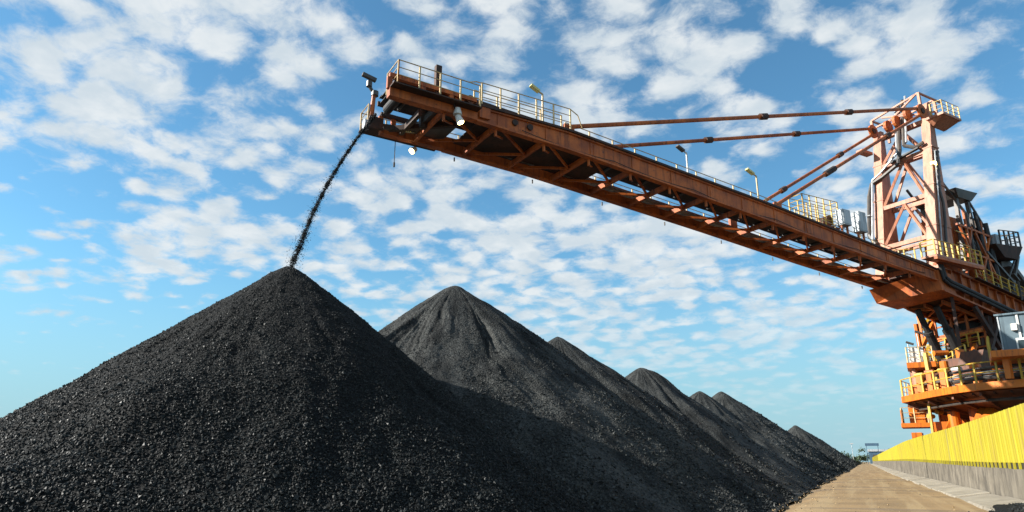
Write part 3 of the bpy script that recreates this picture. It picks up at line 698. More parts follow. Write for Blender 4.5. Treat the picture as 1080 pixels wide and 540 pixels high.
# hinge box under the boom and dark soffit behind it
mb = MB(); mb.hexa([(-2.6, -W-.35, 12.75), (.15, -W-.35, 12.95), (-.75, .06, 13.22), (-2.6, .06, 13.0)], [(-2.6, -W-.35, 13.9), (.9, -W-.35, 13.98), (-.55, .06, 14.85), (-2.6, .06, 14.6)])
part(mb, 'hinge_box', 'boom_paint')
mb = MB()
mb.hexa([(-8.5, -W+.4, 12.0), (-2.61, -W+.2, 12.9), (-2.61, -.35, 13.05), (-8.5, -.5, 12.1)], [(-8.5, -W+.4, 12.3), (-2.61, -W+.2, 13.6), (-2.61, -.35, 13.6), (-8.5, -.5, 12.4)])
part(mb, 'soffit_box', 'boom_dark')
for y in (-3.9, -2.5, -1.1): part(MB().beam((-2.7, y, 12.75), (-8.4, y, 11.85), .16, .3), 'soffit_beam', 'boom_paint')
for (a, c_) in (((-2.9, -3.9, 12.7), (-5.4, -1.1, 12.3)), ((-5.4, -3.9, 12.3), (-2.9, -1.1, 12.7)), ((-5.6, -3.9, 12.2), (-8.2, -1.1, 11.9)), ((-8.2, -3.9, 11.9), (-5.6, -1.1, 12.2))): part(MB().beam(a, c_, .12, .14), 'diagonal_brace', 'boom_paint')
for u in (-4.5, -7, -9.5, -12, -14.5):
    part(MB().beam((u, -.25, zbr(u)+.1), (u, -W+.25, zbr(u)+.1), .2, .34), 'cross_beam', 'boom_paint')
    part(MB().beam((u, -.3, zbr(u)), (u+2.4, -W+.3, zbr(u+2.4)), .12), 'diagonal_brace', 'boom_paint')
part(MB().sweep(ur_, -W+.2, -.25, [ztr(u)-.35 for u in ur_], [ztr(u)-.25 for u in ur_]), 'rear_deck', 'boom_dark')
# luffing cylinders
for y in (-3.25, -1.75):
    o = part(MB().tube((-5.6, y, 8.0), (-4.0, y, 10.7), .33, 12), 'luffing_cylinder', 'black_rubber')
    part(MB().tube((-4.0, y, 10.7), (-2.95, y, 12.5), .24, 10).tube((-4.06, y, 10.6), (-3.94, y, 10.8), .38, 12), 'piston_rod', 'black_rubber', o)
    part(MB().box((-6.0, y-.40, 7.2), (-5.2, y-.14, 8.4)).box((-6.0, y+.14, 7.2), (-5.2, y+.40, 8.4)), 'cylinder_lug', 'deck_orange', o)

# --- rear mast, tail platform
mb = MB()
for y in (-.6, -3.4):
    mb.beam((-5.9, y, 15.0), (-6.6, y, 22.2), .28); mb.beam((-8.7, y, 14.8), (-8.2, y, 22.4), .28); mb.beam((-10.6, y, 14.6), (-9.0, y, 20.6), .22)
    mb.beam((-6.1, y, 17.5), (-8.5, y, 20.2), .14); mb.beam((-8.5, y, 17.5), (-6.3, y, 20.0), .14); mb.beam((-6.2, y, 20.3), (-10.3, y, 16.0), .14)
    mb.beam((-6.3, y, 19.0), (-8.6, y, 19.0), .14); mb.beam((-4.6, y, 23.2), (-8.0, y, 20.5), .16); mb.beam((-8.3, y, 22.3), (-12.5, y, 17.5), .14)
tm = part(mb, 'tail_mast', 'dark_steel')
mb = MB(); mb.hexa([(-6.4, -3.7, 21.9), (-8.4, -3.7, 21.9), (-8.4, -.3, 21.9), (-6.4, -.3, 21.9)], [(-5.8, -3.9, 22.55), (-9.2, -3.9, 22.7), (-9.2, -.1, 22.7), (-5.8, -.1, 22.55)])
part(mb, 'mast_head', 'dark_steel', tm)
part(MB().box((-7.0, -3.2, 15.0), (-5.4, -1.0, 20.3)).box((-10.4, -3.2, 15.0), (-7.5, -.7, 19.8)), 'machinery_house', 'boom_paint')
for y in (-.35, -1.6):
    duct([(-8.6, y, 21.0), (-8.9, y, 19.0), (-9.2, y, 15.5)], .16, 'black_rubber', 7, 'vent_pipe'); duct([(-10.0, y, 20.2), (-10.4, y, 15.5)], .2, 'black_rubber', 7, 'vent_pipe')
    duct([(-7.2, y, 20.6), (-7.4, y, 16.0)], .12, 'dark_steel', 7, 'vent_pipe')
mb = MB()
for y in (-.25, -2.2):
    for (a, b) in (((-5.4, 15.2), (-7.4, 19.4)), ((-7.4, 15.2), (-5.6, 19.2)), ((-7.6, 15.0), (-10.2, 19.2)), ((-10.2, 15.0), (-7.8, 19.0)), ((-5.2, 17.2), (-10.4, 16.8)), ((-5.2, 19.3), (-10.4, 19.0)), ((-9.2, 15.2), (-9.0, 20.2)), ((-6.6, 15.2), (-6.6, 20.8))):
        mb.beam((a[0], y, a[1]), (b[0], y, b[1]), .16)
part(mb, 'tail_frame', 'boom_paint')
for z in (16.6, 17.6, 18.6):
    part(MB().beam((-4.6, -.15, z), (-6.4, -.15, z-.1), .07), 'guard_rail', 'rail_yellow')
tpf = part(MB().hexa([(-11.2, -2.6, 17.3), (-13.4, -2.6, 17.4), (-13.4, .1, 17.4), (-11.2, .1, 17.3)], [(-9.6, -2.8, 18.2), (-14.2, -2.8, 18.6), (-14.2, .3, 18.6), (-9.6, .3, 18.2)]), 'tail_platform', 'boom_dark')
handrail([(-10.8, .2, 18.25), (-14.1, .2, 18.6), (-14.1, -2.6, 18.6)], 1.35, .9, 'dark_steel', r=.045)
part(MB().box((-11.6, -.6, 18.3), (-11.0, -.2, 19.4)), 'control_box', 'cabinet_grey')
mb = MB(); mb.beam((-14.2, -.2, 17.9), (-12.0, -.2, 14.6), .22); mb.beam((-13.6, -.2, 17.6), (-11.4, -.2, 15.2), .12); mb.beam((-9.0, -.2, 17.5), (-12.5, -.2, 15.3), .2)
part(mb, 'tail_strut', 'dark_steel')
# drum-like guard curving down behind the platform
cv = [(-12.0, 17.2), (-13.4, 17.5), (-14.6, 17.0), (-15.8, 16.0), (-17.0, 14.6), (-18.2, 12.8)]
mb = MB()
for (a, z1), (b, z2) in zip(cv[:-1], cv[1:]):
    mb.hexa([(a, -3.4, z1-.5), (b, -3.4, z2-.5), (b, -.6, z2-.5), (a, -.6, z1-.5)], [(a, -3.4, z1), (b, -3.4, z2), (b, -.6, z2), (a, -.6, z1)])
part(mb, 'belt_guard', 'dark_steel')
part(MB().box((-16.5, -3.2, 13.4), (-11.5, -.62, 15.2)), 'tail_house', 'boom_dark')
o = part(MB().tube((-11.8, .45, 13.6), (-11.8, .45, 15.3), .07, 7), 'boom_lamp', 'dark_steel'); part(MB().beam((-11.85, .45, 15.25), (-11.1, .45, 15.75), .28, .14), 'lamp_head', 'dark_steel', o)

# --- lower machine: round deck, turntable, platforms
deckw = [(3.0, 59.9), (4.15, 56.5), (5.35, 53.3), (6.66, 51.1), (8.8, 49.7), (12.0, 49.1), (15.5, 51), (17.8, 55), (18.2, 60), (16.5, 65), (12, 68.5), (7.5, 67.6), (4.2, 64.4)]
dk = [L(*p) for p in deckw]
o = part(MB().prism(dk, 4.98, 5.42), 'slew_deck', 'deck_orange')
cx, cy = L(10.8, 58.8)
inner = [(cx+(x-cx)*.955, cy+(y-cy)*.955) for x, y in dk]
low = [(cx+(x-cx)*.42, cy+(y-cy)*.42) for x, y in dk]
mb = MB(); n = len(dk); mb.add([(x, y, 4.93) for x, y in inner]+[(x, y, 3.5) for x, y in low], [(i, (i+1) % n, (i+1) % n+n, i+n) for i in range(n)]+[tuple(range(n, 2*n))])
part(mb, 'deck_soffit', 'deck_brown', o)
for i in range(n):
    a, b = Vector((*inner[i], 4.80)), Vector((*low[i], 3.55)); part(MB().beam(a, b, .14, .26), 'deck_bracket', 'deck_brown', o)
rim = [(cx+(x-cx)*.985, cy+(y-cy)*.985, 5.42) for x, y in dk]
handrail(rim[:1]+rim[1:7], 1.2, 1.5, 'rail_yellow', r=.042, mids=1)
handrail([rim[0], rim[-1], rim[-2]], 1.15, 1.2, 'rail_pale', r=.03)
part(MB().tube((cx, cy, .2), (cx, cy, 4.0), 2.9, 24), 'slew_pedestal', 'deck_brown')
tcx, tcy = L(9.6, 60.5)
part(MB().tube((tcx, tcy, 5.43), (tcx, tcy, 6.1), 4.9, 32), 'slew_ring', 'dark_steel')
part(MB().tube((tcx, tcy, 6.12), (tcx, tcy, 6.28), 5.3, 32), 'ring_guard', 'dark_steel')
part(MB().tube((tcx, tcy, 6.30), (tcx, tcy, 6.9), 4.7, 32), 'turntable', 'deck_brown')
# turret that carries the boom
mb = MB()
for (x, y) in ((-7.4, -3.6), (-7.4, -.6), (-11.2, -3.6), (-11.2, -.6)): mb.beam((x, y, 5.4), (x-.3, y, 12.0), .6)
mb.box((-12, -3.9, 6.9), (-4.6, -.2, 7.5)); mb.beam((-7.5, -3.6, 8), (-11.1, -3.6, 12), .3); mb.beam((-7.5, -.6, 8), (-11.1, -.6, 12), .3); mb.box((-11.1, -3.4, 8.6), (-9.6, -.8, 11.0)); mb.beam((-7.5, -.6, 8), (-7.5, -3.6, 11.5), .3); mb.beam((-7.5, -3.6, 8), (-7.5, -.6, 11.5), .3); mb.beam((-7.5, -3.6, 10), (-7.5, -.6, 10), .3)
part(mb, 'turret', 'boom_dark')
mb = MB(); mb.box((-2.9, -3.9, 6.9), (-1.6, -.9, 7.6)); mb.box((-2.4, -.6, 6.9), (-.2, .9, 8.0)); part(mb, 'turret_base', 'deck_brown')
# gusset and bits in front of the turret
mb = MB(); mb.hexa([(.3, 1.3, 6.9), (1.6, 1.3, 6.9), (1.6, 2.8, 6.9), (.3, 2.8, 6.9)], [(-.3, 1.5, 8.2), (1.1, 1.5, 8.2), (1.0, 3.0, 8.2), (-.3, 3.0, 8.2)])
part(mb, 'gusset_box', 'deck_brown')
for (x, y, z) in ((1.5, -1.4, 6.25), (2.1, -.3, 6.3), (2.4, .8, 6.3), (2.9, 2.0, 6.2), (3.3, 3.4, 6.2)):
    q = part(MB().box((x-.22, y-.18, 5.43), (x+.22, y+.18, z+.5)), 'pump_stand', 'deck_orange')
    part(MB().tube((x, y-.3, z+.62), (x, y+.3, z+.62), .17, 8), 'pump_motor', random.choice(['deck_orange', 'rail_yellow', 'galvanised']), q)
part(MB().tube((4.6, 5.3, 6.55), (4.9, 6.0, 6.55), .40, 12), 'cable_drum', 'deck_orange')
for z, r_ in ((5.75, .14), (6.05, .11), (6.32, .09)):
    part(MB().pipe([(x*.93+cx*.07, y*.93+cy*.07, z) for x, y in dk[2:8]], r_, 7), 'ring_pipe', 'galvanised' if 6 < z < 6.1 else 'dark_steel')
for k in range(9):                                          # rollers and brackets round the ring
    a = R(150-22*k); x, y = tcx+5.05*math.cos(a), tcy+5.05*math.sin(a)
    q = part(MB().box((x-.2, y-.2, 5.43), (x+.2, y+.2, 6.55)), 'ring_bracket', ['deck_orange', 'deck_brown', 'rail_yellow'][k % 3])
    part(MB().tube((x, y-.26, 6.3), (x, y+.26, 6.3), .2, 8), 'roller', 'dark_steel', q)
for k in range(18):                                         # joists and pipes under the deck
    i = k % len(dk); a, c = Vector((*dk[i], 4.86)), Vector((*dk[(i+1) % len(dk)], 4.86)); t_ = .3 if k < len(dk) else .7
    p1 = a.lerp(c, t_); ctr = Vector((cx, cy, 4.86)); p1 = p1.lerp(ctr, .06)
    part(MB().beam(p1, p1.lerp(ctr, .45)+Vector((0, 0, -.5)), .09, .16), 'deck_joist', 'boom_dark')
part(MB().pipe([(x*.86+cx*.14, y*.86+cy*.14, 4.45) for x, y in dk[:8]], .1, 7), 'service_pipe', 'dark_steel')
# solid orange housing at the left end of the deck
a_, b_ = L(3.55, 60.6), L(5.2, 59.4); c2_ = L(6.2, 60.6); d_ = L(4.0, 62.4)
part(MB().prism([a_, b_, c2_, d_], 5.421, 6.3), 'drive_housing', 'deck_orange')
a_, b_ = L(5.0, 58.2), L(5.9, 57.2); c2_ = L(6.8, 58.2); d_ = L(5.8, 59.2)
part(MB().prism([a_, b_, c2_, d_], 5.421, 6.15), 'drive_housing', 'deck_orange')
# upper left service platform with a pale screen and two lamps
pw_ = [(3.72, 60.4), (5.6, 60.3), (6.0, 63), (3.9, 63)]
up_ = part(MB().prism([L(*p) for p in pw_], 7.55, 7.95), 'service_platform', 'deck_orange')
for (x, y) in ((4.2, 60.9), (5.3, 60.9), (4.2, 62.6), (5.3, 62.6)):
    lx, ly = L(x, y); part(MB().box((lx-.13, ly-.13, 6.3), (lx+.13, ly+.13, 7.55)), 'platform_leg', 'tower_paint', up_)
handrail([(*L(5.5, 60.45), 7.95), (*L(3.82, 60.5), 7.95), (*L(3.98, 62.9), 7.95)], 1.15, .75, 'rail_pale', r=.03)
a_, b_ = L(4.1, 61.2), L(5.0, 61.15); part(MB().prism([a_, b_, L(5.0, 61.25), L(4.1, 61.3)], 8.0, 9.15), 'wind_screen', 'white_panel')
for (x, y, h) in ((4.05, 61.0, 9.4), (4.75, 60.9, 10.15)):
    lx, ly = L(x, y); o = part(MB().tube((lx, ly, 7.95), (lx, ly, h), .045, 6), 'platform_lamp', 'galvanised')
    x2, y2 = L(x-.12, y-.1); x3, y3 = L(x+.38, y-.1); part(MB().beam((x2, y2, h+.17), (x3, y3, h-.05), .26, .13), 'lamp_head', 'dark_steel', o)
# stair tower behind the luffing cylinders
def S(x, y): return L(x*1.12, y*1.12)
sx = MB()
for (x, y) in ((5.0, 59.9), (5.9, 59.9), (5.0, 61.0), (5.9, 61.0)):
    lx, ly = S(x, y); sx.beam((lx, ly, 6.3), (lx, ly, 13.6), .13)
stt = part(sx, 'stair_tower', 'deck_orange')
for k, z in enumerate(np.arange(6.6, 13.4, 1.0)):
    a, b = ((5.0, 59.9), (5.9, 59.9)) if k % 2 else ((5.9, 59.9), (5.0, 59.9))
    part(MB().beam((*S(*a), z), (*S(*b), z+1.0), .10, .22), 'stair_flight', 'rail_yellow', stt)
    part(MB().beam((*S(4.95, 59.9), z), (*S(5.95, 59.9), z), .08, .10), 'stair_landing', 'deck_orange', stt)
    q = S(5.5, 60.4); part(MB().box((q[0]-.3, q[1]-.25, z+.1), (q[0]+.3, q[1]+.25, z+.6)), 'junction_box', ['deck_orange', 'deck_brown', 'dark_steel', 'rail_yellow'][k % 4], stt)
# pipework, motors and bracing packed around the turret
rc_ = random.Random(5)
for k in range(46):
    u_, w_, z_ = rc_.uniform(-5.5, .2), rc_.uniform(-1.0, 3.0), rc_.uniform(6.9, 9.6)
    z_ = min(z_, 9.2-.5*max(w_, 0)); m_ = rc_.choice(['deck_orange', 'deck_orange', 'dark_steel', 'deck_brown', 'boom_dark', 'black_rubber', 'rail_yellow'])
    c_ = rc_.random()
    if c_ < .45:
        a_ = (u_+rc_.uniform(-1.0, 1.0), w_+rc_.uniform(-.5, 1.0), max(6.9, z_+rc_.uniform(-1.6, .4)))
        part(MB().tube((u_, w_, z_), a_, rc_.uniform(.07, .2), 8), 'pipe', m_)
    elif c_ < .75:
        d_ = [rc_.uniform(.18, .5) for _ in range(3)]; part(MB().box((u_-d_[0], w_-d_[1], 6.9), (u_+d_[0], w_+d_[1], 6.9+d_[2]*2.4)), 'pump_box', m_)
    else:
        part(MB().tube((u_-.35, w_, 7.0), (u_+.35, w_, 7.0), rc_.uniform(.2, .42), 12), 'drive_motor', m_)
# lowest platform with solid side panels
pw_ = [(2.72, 59.75), (4.65, 59.6), (5.0, 62.5), (2.95, 62.6)]
lp = part(MB().prism([L(*p) for p in pw_], 3.22, 3.52), 'lower_platform', 'deck_orange')
handrail([(*L(4.5, 59.7), 3.52), (*L(2.85, 59.85), 3.52), (*L(3.05, 62.4), 3.52)], 1.1, .7, 'rail_pale', r=.028)
part(MB().prism([L(3.35, 60.3), L(4.55, 60.2), L(4.6, 60.35), L(3.4, 60.45)], 3.521, 4.75), 'side_panel', 'deck_orange', lp)
part(MB().prism([L(2.78, 59.82), L(2.84, 59.80), L(3.02, 62.3), L(2.94, 62.3)], 3.521, 4.45), 'end_panel', 'deck_orange', lp)
part(MB().prism([L(3.3, 59.95), L(3.95, 59.9), L(4.2, 62), L(3.5, 62)], .21, 2.85), 'travel_drive', 'deck_orange')
lx, ly = L(4.47, 57.83); part(MB().beam((lx, ly, .22), (lx-.15, ly, 4.9), .16), 'support_post', 'rail_yellow')
lx, ly = L(5.9, 57.7); cl_ = part(MB().tube((lx, ly, .9), (lx, ly, 4.9), .36, 14), 'support_column', 'deck_orange')
part(MB().tube((lx, ly, 4.15), (lx, ly, 4.35), .52, 14), 'column_flange', 'boom_dark', cl_)
part(MB().beam((*L(5.4, 57.6), 3.0), (lx, ly, 4.0), .22).beam((*L(6.6, 57.6), 3.0), (lx, ly, 4.0), .22), 'column_strut', 'deck_orange', cl_)
mb = MB(); mb.prism([L(4.6, 58.2), L(5.6, 58.1), L(5.9, 60), L(4.8, 60)], 2.2, 3.5); part(mb, 'gear_case', 'deck_orange')
for (x, y, z) in ((4.6, 58.6, 3.9), (5.2, 59.2, 4.2), (4.9, 58.9, 4.5)):
    lx, ly = L(x, y); part(MB().tube((lx-.3, ly, z), (lx+.3, ly, z), .16, 8), 'pipe_stub', 'rail_yellow')
part(MB().prism([L(5.3, 60.4), L(9.0, 60.2), L(9.2, 64), L(5.6, 64)], 1.0, 4.3), 'undercarriage', 'deck_orange')
part(MB().prism([L(6.6, 56.0), L(8.6, 55.2), L(9.2, 57.2), L(7.2, 58)], 1.2, 4.4), 'drive_housing', 'deck_orange')
for k in range(5):
    part(MB().beam((*L(5.28+.75*k, 60.36), 1.0), (*L(5.28+.75*k, 60.36), 4.3), .1), 'panel_rib', 'deck_orange')
# travel legs and bogies on both rails
for rx in (6.2, 16.2):
    for ry in (53.2, 64.4):
        lx, ly = L(rx, ry); part(MB().beam((lx, ly, 1.2), (*L(10.8+(rx-10.8)*.6, 58.8+(ry-58.8)*.6), 4.4), 1.0, 1.1), 'portal_leg', 'deck_orange')
        bo = part(MB().prism([L(rx-.35, ry-2), L(rx+.35, ry-2), L(rx+.35, ry+2), L(rx-.35, ry+2)], .75, 1.3), 'travel_bogie', 'deck_orange')
        for k in (-1.5, -.5, .5, 1.5):
            a, b = L(rx-.1, ry+k), L(rx+.1, ry+k); part(MB().tube((*a, .70), (*b, .70), .34, 16), 'travel_wheel', 'dark_steel', bo)
part(MB().box((-11.8, -3.7, 7.5), (-7.9, -2.0, 11.9)).box((-11.0, -2.0, 7.5), (-8.6, .1, 10.8)), 'shade_fill_box', 'black_rubber')  # boxes filling the turret, black so their sunlit faces look as dark as shade
part(MB().box((-7.2, -3.4, 7.5), (-6.7, -2.3, 9.4)).box((-7.0, -1.7, 7.5), (-6.6, -.7, 10.2)).box((-6.9, -3.2, 10.1), (-6.6, -2.2, 11.2)), 'control_panel', 'deck_brown')
for (a, c_, m_) in (((-4.6, -4.4, 7.0), (-3.9, -4.1, 11.6), 'deck_orange'), ((-4.6, -4.4, 9.6), (-6.6, -4.0, 12.2), 'deck_orange'), ((-2.0, -3.2, 6.9), (-4.4, -3.9, 8.9), 'deck_orange'), ((-3.0, -.6, 7.0), (-5.8, -.8, 9.6), 'deck_orange'), ((-2.2, -2.6, 7.6), (-2.4, -.2, 7.9), 'rail_yellow'), ((-5.0, -3.9, 8.2), (-5.0, -.3, 8.4), 'rail_yellow'), ((-6.2, -3.9, 10.4), (-6.0, -.2, 10.7), 'deck_orange'), ((-1.2, -2.4, 6.9), (-1.3, -2.5, 9.2), 'deck_orange'), ((.2, -1.4, 6.9), (.1, -1.5, 8.6), 'rail_yellow')):
    part(MB().beam(a, c_, .24, .3), 'turret_brace', m_)
handrail([(-1.8, -3.8, 7.6), (-1.8, -1.0, 7.6), (-1.0, .8, 8.0)], 1.0, .8, 'rail_yellow', r=.035)
handrail([(-5.6, -3.8, 9.3), (-5.4, -.3, 9.5)], 1.0, .9, 'rail_yellow', r=.035)
mb = MB()
for k in range(5):
    z = 9.2+.75*k; mb.beam((-6.4, -3.9, z), (-6.4, -.2, z+.3), .12)
for y in (-3.9, -2.6, -1.4, -.2): mb.beam((-6.4, y, 7.3), (-6.3, y, 12.3), .16)
part(mb, 'turret_frame', 'boom_paint')
mb = MB(); mb.beam((-1.5, .2, 8.0), (-2.6, -.3, 13.0), .22); mb.beam((-4.2, .4, 7.6), (-8.5, .0, 12.0), .3); mb.beam((-8.5, .4, 7.4), (-5.0, .0, 12.4), .3); mb.beam((-2.0, 1.4, 7.2), (-6.5, 1.2, 7.4), .3, .5)
part(mb, 'turret_strut', 'boom_dark')
for (x, y, z0, z1) in ((-.6, .6, 7.0, 8.6), (-3.2, 2.2, 7.0, 8.0), (1.0, .2, 6.9, 7.7), (2.4, 2.9, 6.2, 7.2)):
    part(MB().tube((x, y, z0), (x, y, z1), .28, 12), 'accumulator', 'deck_orange')
# upper deck with the grey electrical house
hd = part(MB().prism([(4.7, 5.0), (8.6, 7.0), (6.4, 11.5), (2.6, 9.6)], 6.62, 7.0), 'house_deck', 'deck_orange')
for (x, y) in ((5.0, 5.6), (7.6, 7.3), (6.0, 10.6), (3.4, 9.2)): part(MB().box((x-.16, y-.16, 5.43), (x+.16, y+.16, 6.62)), 'platform_leg', 'deck_orange', hd)
A_, B_ = Vector((7.35, 7.1)), Vector((6.35, 9.6)); dv = (B_-A_).normalized(); nv = Vector((-dv.y, dv.x)); 
if nv.x > 0: nv = -nv
cab = [A_, B_, B_+nv*2.4, A_+nv*2.4]
eh = part(MB().prism([tuple(v) for v in cab], 7.0, 9.15), 'electrical_house', 'house_grey')
part(MB().prism([tuple(A_-dv*.12-nv*.12), tuple(B_+dv*.12-nv*.12), tuple(B_+dv*.12+nv*2.5), tuple(A_-dv*.12+nv*2.5)], 9.151, 9.25), 'roof', 'house_grey', eh)
def onface(a, b, z0, z1, t=.03): 
    p, q = A_+dv*a, A_+dv*b; return MB().prism([tuple(p-nv*.004), tuple(q-nv*.004), tuple(q-nv*t), tuple(p-nv*t)], z0, z1)
fr = part(onface(.72, 1.30, 7.06, 7.75, .05), 'window', 'white_panel', eh); part(onface(.80, 1.22, 7.14, 7.62, .07), 'pane', 'glass_dark', fr)
part(onface(.92, 1.03, 7.75, 9.1, .06), 'conduit', 'white_panel', eh); part(onface(.60, .90, 8.2, 8.6, .22), 'junction_box', 'white_panel', eh)
part(onface(.0, .07, 7.0, 9.14, .04), 'corner_trim', 'galvanised', eh); part(onface(1.5, 1.56, 7.0, 9.14, .03), 'corner_trim', 'galvanised', eh)
handrail([(4.75, 5.1, 7.0), (6.9, 6.2, 7.0)], 1.1, .9, 'rail_yellow', r=.04)

# ------------------------------------------------------------------ fence, wall and kerb
def fx(y):
    t_ = min(max((y-15)/40, 0), 1); t_ = t_*t_*(3-2*t_); return 2.64-.36*t_, .17*t_
wall = bpy.data.objects.new('concrete_wall', None); col.objects.link(wall)
tag(wall, 'low stained concrete wall under the yellow sheet fence', 'wall')
y = -4.0; i = 0
while y < 330:
    ln = 4.6 if y < 120 else 14.
    n = 10; mb = MB(); vs = []
    for k in range(n+1):
        yy = y+.02+(ln-.04)*k/n; x, dz_ = fx(yy); j = random.uniform(-.006, .006)
        vs += [(x+j, yy, -.1), (x+.24, yy, -.1), (x+.24, yy, .70+dz_), (x+.02+j, yy, .70+dz_+random.uniform(-.008, .008))]
    fs = [(0,1,2,3), tuple(4*n+q for q in (3,2,1,0))]
    for k in range(n): fs += [(4*k+q, 4*k+(q+1) % 4, 4*k+4+(q+1) % 4, 4*k+4+q) for q in range(4)]
    mb.add(vs, fs); mb.build('wall_panel', 'concrete_wall', wall); y += ln
fence = bpy.data.objects.new('yellow_fence', None); col.objects.link(fence)
tag(fence, 'long bright yellow sheet metal fence standing on the concrete wall', 'fence')
PW = .56
def sheet():
    mb = MB(); prof = [(0, 0), (.025, -.018), (.05, 0), (.17, .004), (.185, -.003), (.20, .004), (.35, .004), (.365, -.003), (.38, .004), (PW+.022, .004)]
    vs = []
    for (a, d) in prof: vs += [(d, a, .82), (d, a, 1.86), (d+.012, a, 1.86), (d+.012, a, .82)]
    m = len(prof); fs = []
    for k in range(m-1): fs += [(4*k+q, 4*k+(q+1) % 4, 4*k+4+(q+1) % 4, 4*k+4+q) for q in range(4)]
    fs += [(0,1,2,3), tuple(4*(m-1)+q for q in (3,2,1,0))]
    mb.add(vs, fs); mb.box((-.03, .005, .69), (.012, .055, .821)); return mb
sm_ = sheet().mesh('fence_panel', 'fence_yellow')
y = 3.0; cnt = 0; far = MB()
while y < 300:
    x, dz_ = fx(y); x2, _ = fx(y+PW)
    if cnt < 270:
        o = link('fence_panel', sm_, fence, (x+.07+random.uniform(-.002, .002), y, dz_+random.uniform(-.0025, .0025)))
        o.rotation_euler = (random.uniform(-.001, .001), random.uniform(-.003, .003), math.atan2(-(x2-x), PW)+random.uniform(-.006, .006))
        y += PW
    else:
        far.box((x+.06, y, .82+dz_), (x+.09, y+1.9, 1.86+dz_)); far.box((x+.03, y, .70+dz_), (x+.059, y+.08, 1.86+dz_)); y += 1.96
    cnt += 1
o = far.build('far_panels', 'fence_yellow', fence); o['kind'] = 'stuff'
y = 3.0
while y < 290:                                            # added black strip standing in for the shade in the gap under the sheets
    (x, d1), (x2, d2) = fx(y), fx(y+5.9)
    MB().hexa([(x+.092, y, .66+d1), (x+.15, y, .66+d1), (x2+.15, y+5.95, .66+d2), (x2+.092, y+5.95, .66+d2)], [(x+.092, y, .90+d1), (x+.15, y, .90+d1), (x2+.15, y+5.95, .90+d2), (x2+.092, y+5.95, .90+d2)]).build('gap_shade_strip', 'black_rubber', fence); y += 6
kerb = bpy.data.objects.new('kerb', None); col.objects.link(kerb); tag(kerb, kind='structure')
y = 4.0
while y < 330:
    ln = random.uniform(1.9, 2.4) if y < 90 else 6.
    x, dz_ = fx(y+ln/2); a = random.uniform(-.035, .035); b = random.uniform(-.022, .022)
    y1 = y+ln-.08-(.12 if random.random() < .08 else 0)
    x0 = 1.86+(x-2.64)*.85
    MB().hexa([(x0+a, y, -.08), (x-.02, y, -.08), (x-.02, y1, -.08), (x0+a, y1, -.08)],
              [(x0+.03+a, y, .035+b), (x-.02, y, .14+b), (x-.02, y1, .14+b), (x0+.03+a, y1, .035+b)]).build('kerb_slab', 'kerb_concrete', kerb, bevel=.012)
    y += ln
# black spill against the wall near the camera
def heap(cx_, cy_, rx, ry, h):
    N = 22; aa = np.linspace(0, 2*np.pi, N, endpoint=False); V = [(cx_, cy_, h)]; F = []
    for k, q in enumerate((.25, .5, .75, 1.0)):
        for a in aa:
            rr = q*(1+.25*math.sin(3*a+1)+.15*math.sin(7*a)); V.append((cx_+rx*rr*math.cos(a), cy_+ry*rr*math.sin(a), h*(1-q)**1.1+(.03*random.random() if q < 1 else -.02)))
    F += [(0, 1+i, 1+(i+1) % N) for i in range(N)]
    mb = MB()
    for k in range(3): F += [(1+k*N+i, 1+(k+1)*N+i, 1+(k+1)*N+(i+1) % N, 1+k*N+(i+1) % N) for i in range(N)]
    return mb.add(V, F)
ho = bpy.data.objects.new('spilled_coal', None); col.objects.link(ho); ho.location = (2.28, 13.9, .03)
tag(ho, 'small heap of black coal spilt over the kerb against the concrete wall', 'spilled coal')
b_ = heap(0, 0, .44, 2.6, .17).build('heap_base', 'coal_fresh', ho, smooth=True)
k = 2600; a = rng.uniform(0, 2*np.pi, k); q = np.sqrt(rng.random(k))
pts = np.stack([.48*q*np.cos(a), 2.9*q*np.sin(a), .17*(1-q)**1.1+.01+.06*q*np.cos(a)], 1)
lumps('coal_lumps', pts, rng.uniform(.012, .05, k), 'coal_lumps', ho)

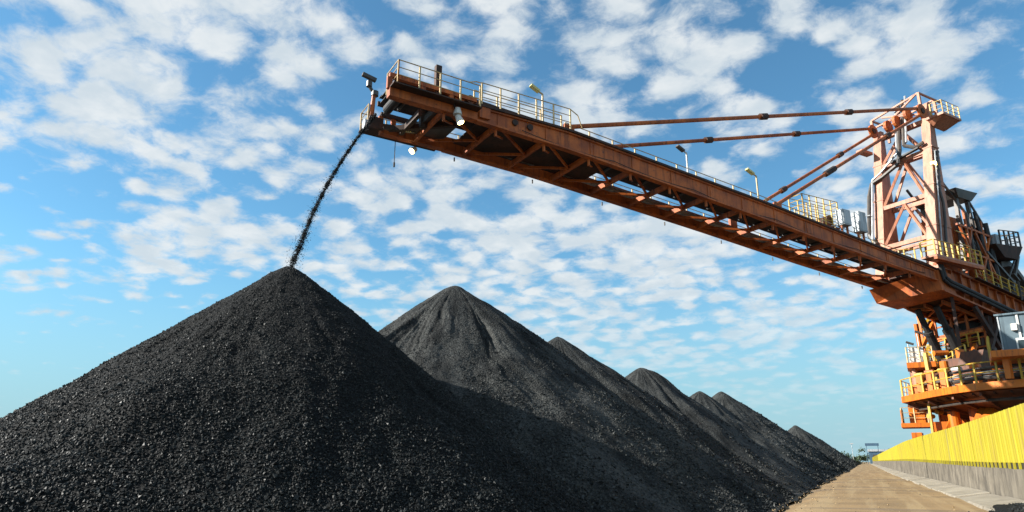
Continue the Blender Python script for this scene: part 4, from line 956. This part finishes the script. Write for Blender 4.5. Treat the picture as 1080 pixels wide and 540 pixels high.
# ------------------------------------------------------------------ far end of the road
sg = bpy.data.objects.new('overhead_gantry', None); col.objects.link(sg); sg.location = (2.6, 250, 0)
tag(sg, 'small dark blue beam raised on posts at the far end of the road', 'gantry')
MB().box((-1.9, -.4, 5.4), (1.9, .4, 6.2)).build('gantry_beam', 'far_blue', sg)
for x in (-1.6, 1.6): MB().box((x-.07, -.07, 0), (x+.07, .07, 5.4)).build('gantry_post', 'far_blue', sg)
sh = bpy.data.objects.new('blue_shed', None); col.objects.link(sh); sh.location = (5.6, 268, 0)
tag(sh, 'distant low blue shed beyond the end of the yellow fence', 'shed')
MB().box((-4.0, -4, -.5), (4.4, 4, 3.9)).build('wall', 'far_blue', sh)
MB().prism([(-4.3, -4.3), (4.7, -4.3), (4.7, 4.3), (-4.3, 4.3)], 3.9, 4.6).build('roof', 'galvanised', sh)
for x in (-2.4, .2, 2.6): MB().box((x-.6, -4.06, .2), (x+.6, -4.01, 2.9)).build('door', 'dark_steel', sh)
lm = bpy.data.objects.new('street_lamp', None); col.objects.link(lm); lm.location = (-3.2, 262, -.8)
tag(lm, 'thin lamp post at the far left of the road end', 'lamp post')
MB().tube((0, 0, 0), (0, 0, 7.0), .09, 6).build('pole', 'galvanised', lm); MB().box((-.5, -.3, 7.0), (.5, .3, 7.35)).build('lamp_head', 'galvanised', lm)
def tree(x, y, h, w, label):
    t_ = bpy.data.objects.new('tree', None); col.objects.link(t_); t_.location = (x, y, GZ)
    tag(t_, label, 'tree', 'trees at the far end of the road')
    mb = MB().tube((0, 0, 0), (.1, 0, h*.5), .28, 7, .15)
    for k in range(5):
        a = k*1.26; mb.tube((.08, 0, h*(.28+.05*k)), (w*.35*math.cos(a), w*.35*math.sin(a), h*(.55+.07*k)), .12, 5, .04)
    mb.build('trunk', 'bark', t_)
    n = 1100; c = rng.normal(size=(14, 3))*np.array([w*.30, w*.30, h*.15])+np.array([0, 0, h*.64])
    pts = c[rng.integers(0, 14, n)]+rng.normal(size=(n, 3))*np.array([w*.12, w*.12, h*.065])
    d = rng.normal(size=(n, 2, 3)); d /= np.linalg.norm(d, axis=2)[:, :, None]; s_ = rng.uniform(.18, .42, n)[:, None]
    V = np.stack([pts-d[:, 0]*s_, pts+d[:, 1]*s_*.6, pts+d[:, 0]*s_, pts-d[:, 1]*s_*.6], 1).reshape(-1, 3)
    F = np.arange(4*n).reshape(-1, 4)
    o = arrays('crown', V, F, 'leaf_green', t_); o.data.shade_flat()
tree(-1.6, 285, 5.4, 4.2, 'bushy green tree left of the blue gantry at the road end')
tree(-7.5, 300, 6.0, 5.2, 'leftmost far tree, half hidden by the last coal pile')
tree(4.4, 300, 6.8, 6.0, 'taller dark tree behind the low blue shed')
tree(10.5, 280, 7.0, 6.0, 'far tree just above the end of the yellow fence')
